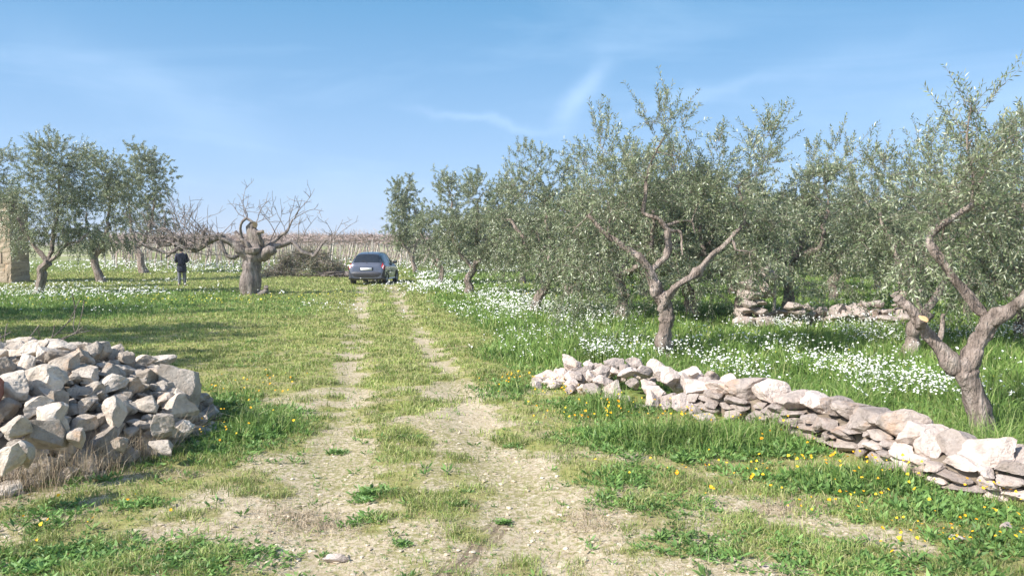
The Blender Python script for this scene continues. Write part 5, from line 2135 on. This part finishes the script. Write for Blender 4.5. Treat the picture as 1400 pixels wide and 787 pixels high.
mb = MB()
boxmb(mb, -.30, .30, -.025, .05, .68, .82)
rec = mb.build('plate_recess', M_PAINTD, car)
mb = MB()
boxmb(mb, -.26, .26, -.034, -.02, .695, .80)
mb.build('number_plate', M_PLATE, car)
mb = MB()
tube(mb, [(.42, .25, .24), (.42, -.05, .23)], .03, 8)
mb.build('exhaust_pipe', M_RIM, car)
mb = MB()
tube(mb, [(0, .55, 1.46), (0, .45, 1.62)], .008, 5)
mb.build('aerial', M_BLACK, car)
for s_ in (1, -1):
    for y_ in (.62, 3.08):
        w_r = empty('wheel', (s_ * .745, y_, .29))
        w_r.parent = car
        mb = MB()
        a = np.linspace(0, 6.283, 33)[:-1]
        prof = [(.0, -.09), (.17, -.09), (.25, -.095), (.285, -.07), (.29, 0), (.285, .07), (.25, .095), (.19, .09)]
        V = np.array([[(o_ * s_, r_ * math.cos(t), r_ * math.sin(t)) for t in a] for r_, o_ in prof])
        ii_ = np.arange(len(prof) * 32).reshape(len(prof), 32)
        mb.add(V.reshape(-1, 3), np.stack([ii_[:-1], np.roll(ii_, -1, 1)[:-1], np.roll(ii_, -1, 1)[1:], ii_[1:]], -1).reshape(-1, 4))
        mb.build('tyre', M_BLACK, w_r)
        mb = MB()
        prof = [(.19, .088), (.17, .06), (.05, .075), (.0, .08)]
        V = np.array([[(o_ * s_, r_ * math.cos(t), r_ * math.sin(t)) for t in a] for r_, o_ in prof])
        ii_ = np.arange(len(prof) * 32).reshape(len(prof), 32)
        mb.add(V.reshape(-1, 3), np.stack([ii_[:-1], np.roll(ii_, -1, 1)[:-1], np.roll(ii_, -1, 1)[1:], ii_[1:]], -1).reshape(-1, 4))
        for k in range(5):
            t = k * 1.2566
            tube(mb, [(.082 * s_, .04 * math.cos(t), .04 * math.sin(t)), (.078 * s_, .18 * math.cos(t), .18 * math.sin(t))], .016, 5)
        mb.build('rim', M_RIM, w_r)
        mb = MB()                          # dark wheel arch lip
        t = np.linspace(-.1, math.pi + .1, 20)
        tube(mb, np.stack([np.full(20, s_ * .835), y_ + .335 * np.cos(t), .29 + .335 * np.sin(t)], -1), .022, 6)
        mb.build('wheel_arch', M_BLACK, car)
g0 = gp(501, 390)
car.location = g0
car.rotation_euler = (0, 0, R(-2))
tag(car, 'small silver grey hatchback parked on the track, seen from behind', 'car')

# ------------------------------------------------------------------ the person
M_SKIN = simple('skin', (.55, .34, .25), .6)
M_JACKET = simple('navy jacket', (.012, .016, .035), .8, noise=.3, scale=30)
M_TROUS = simple('grey trousers', (.14, .145, .165), .9, noise=.2, scale=40)
M_SHOE = simple('dark shoes', (.04, .035, .03), .7)
M_HAIR = simple('dark hair', (.05, .04, .035), .8, noise=.3, scale=60)


def skin(name, V, E, Rr, m, parent, sub=2, root=0):
    me = bpy.data.meshes.new(name)
    me.from_pydata([tuple(v) for v in V], E, [])
    o = bpy.data.objects.new(name, me)
    COL.objects.link(o)
    sk = o.modifiers.new('skin', 'SKIN')
    sk.use_smooth_shade = True
    for i, r_ in enumerate(Rr):
        r_ = r_ if isinstance(r_, tuple) else (r_, r_)
        me.skin_vertices[0].data[i].radius = r_
    me.skin_vertices[0].data[root].use_root = True
    ss = o.modifiers.new('sub', 'SUBSURF')
    ss.levels = ss.render_levels = sub
    dg = bpy.context.evaluated_depsgraph_get()
    m2 = bpy.data.meshes.new_from_object(o.evaluated_get(dg))
    bpy.data.objects.remove(o)
    m2.name = name
    m2.materials.clear()
    m2.materials.append(m)
    for p_ in m2.polygons:
        p_.use_smooth = True
    o = bpy.data.objects.new(name, m2)
    COL.objects.link(o)
    o.parent = parent
    return o


person = empty('person')
# local: faces -y; height 1.72
SK = {'pel': (0, 0, .95), 'waist': (0, .0, 1.08), 'chest': (0, .01, 1.28), 'neck0': (0, .015, 1.45), 'neck1': (0, -.005, 1.52), 'head': (0, -.03, 1.60), 'top': (0, -.02, 1.68)}
names = list(SK)
V = [SK[k] for k in names]
E = [(0, 1), (1, 2), (2, 3), (3, 4), (4, 5), (5, 6)]
RR = [(.15, .11), (.13, .10), (.16, .105), (.07, .06), (.052, .055), (.078, .095), (.055, .07)]


def addv(p_, r_, par):
    V.append(p_)
    RR.append(r_)
    E.append((par, len(V) - 1))
    return len(V) - 1


for s_ in (1, -1):
    a = addv((s_ * .17, .01, 1.41), .06, 2)
    el = addv((s_ * .235, .03, 1.13), .045, a)
    wr = addv((s_ * .15, -.19, 1.08), .030, el)
    ha = addv((s_ * .10, -.26, 1.09), (.036, .022), wr)
    for k, (dx, dz, L_) in enumerate(((.028, .016, .065), (.010, .020, .075), (-.008, .018, .07), (-.026, .010, .055))):
        f1_ = addv((s_ * (.10 - dx * .9), -.30, 1.09 + dz), .0095, ha)
        f2_ = addv((s_ * (.10 - dx * 1.1), -.30 - L_ * .4, 1.085 + dz), .0088, f1_)
        addv((s_ * (.10 - dx * 1.2), -.30 - L_ * .55, 1.065 + dz), .008, f2_)
    t1 = addv((s_ * .075, -.24, 1.115), .011, wr)
    addv((s_ * .06, -.28, 1.135), .0095, t1)
    hip = addv((s_ * .09, 0, .88), .095, 0)
    kn = addv((s_ * .10, -.01, .49), .058, hip)
    an = addv((s_ * .11, .015, .09), .038, kn)
    addv((s_ * .12, -.10, .045), .035, an)
skin('body', V, E, RR, M_SKIN, person, 2)
fc = MB()                                         # nose, ears, eyes of the face
bodyo = person.children[0]
tube(fc, [(0, -.118, 1.625), (0, -.14, 1.60), (0, -.135, 1.585)], [.010, .014, .010], 8)
fc.build('nose', M_SKIN, bodyo)
for s_ in (1, -1):
    e_ = MB()
    v, f = ICOS[2]
    e_.add(v * (.012, .008, .008) + (s_ * .032, -.118, 1.625), None, f)
    e_.build('eye', M_SHOE, bodyo)
    e_ = MB()
    e_.add(v * (.012, .018, .032) + (s_ * .088, -.02, 1.605), None, f)
    e_.build('ear', M_SKIN, bodyo)
e_ = MB()
e_.add(v * (.024, .006, .007) + (0, -.115, 1.555), None, f)
e_.build('mouth', simple('lips', (.4, .16, .14), .6), bodyo)
hm_ = MB()
v, f = ICOS[3]
hv = v * (.094, .112, .112) + (0, -.012, 1.635)
hv[:, 1] = np.where((hv[:, 2] < 1.65), np.maximum(hv[:, 1], -.045), hv[:, 1])
hv += .003 * unit(v) * (n3(v * 8, 3)[:, None] * 3)
hm_.add(hv, None, f)
hm_.build('hair', M_HAIR, person)
V, E, RR = [(0, .005, .60), (0, .005, .76), (0, 0, .98), (0, 0, 1.12), (0, .01, 1.30), (0, .015, 1.43), (0, .01, 1.50)], [(0, 1), (1, 2), (2, 3), (3, 4), (4, 5), (5, 6)], \
    [(.235, .18), (.22, .17), (.195, .15), (.17, .135), (.19, .135), (.11, .09), (.075, .078)]
for s_ in (1, -1):
    a = addv((s_ * .19, .01, 1.40), .082, 4)
    el = addv((s_ * .25, .03, 1.13), .070, a)
    addv((s_ * .16, -.165, 1.08), .050, el)
skin('jacket', V, E, RR, M_JACKET, person, 2, 3)
V, E, RR = [(0, 0, .96)], [], [(.16, .12)]
for s_ in (1, -1):
    h1 = addv((s_ * .09, 0, .84), .105, 0)
    k1 = addv((s_ * .10, -.01, .49), .078, h1)
    addv((s_ * .11, .012, .10), .062, k1)
skin('trousers', V, E, RR, M_TROUS, person, 2)
for s_ in (1, -1):
    skin('shoe', [(s_ * .11, .04, .05), (s_ * .115, -.04, .05), (s_ * .12, -.14, .035)], [(0, 1), (1, 2)], [(.042, .048), (.044, .048), (.042, .032)], M_SHOE, person, 2)
g0 = gp(249, 392)
person.location = g0
person.rotation_euler = (0, 0, R(-150))
tag(person, 'person in a long navy jacket and grey trousers standing under the bare boughs', 'person')

# ------------------------------------------------------------------ the air between here and the far vineyard
import bmesh
bm = bmesh.new()
bmesh.ops.create_cube(bm, size=1.0)
me = bpy.data.meshes.new('haze')
bm.to_mesh(me)
bm.free()
mh = bpy.data.materials.new('haze')
mh.use_nodes = True
mh.node_tree.nodes.clear()
ho = mh.node_tree.nodes.new('ShaderNodeOutputMaterial')
hv_ = mh.node_tree.nodes.new('ShaderNodeVolumePrincipled')
hv_.inputs['Color'].default_value = (.92, .95, 1, 1)
hv_.inputs['Density'].default_value = 0.0006
hv_.inputs['Anisotropy'].default_value = 0.1
mh.node_tree.links.new(hv_.outputs[0], ho.inputs['Volume'])
me.materials.append(mh)
hz = bpy.data.objects.new('haze', me)
COL.objects.link(hz)
hz.dimensions = (1, 1, 1)
hz.location = (0, 2000, 8)
hz.scale = (8200, 8200, 26)
hz['kind'] = 'stuff'
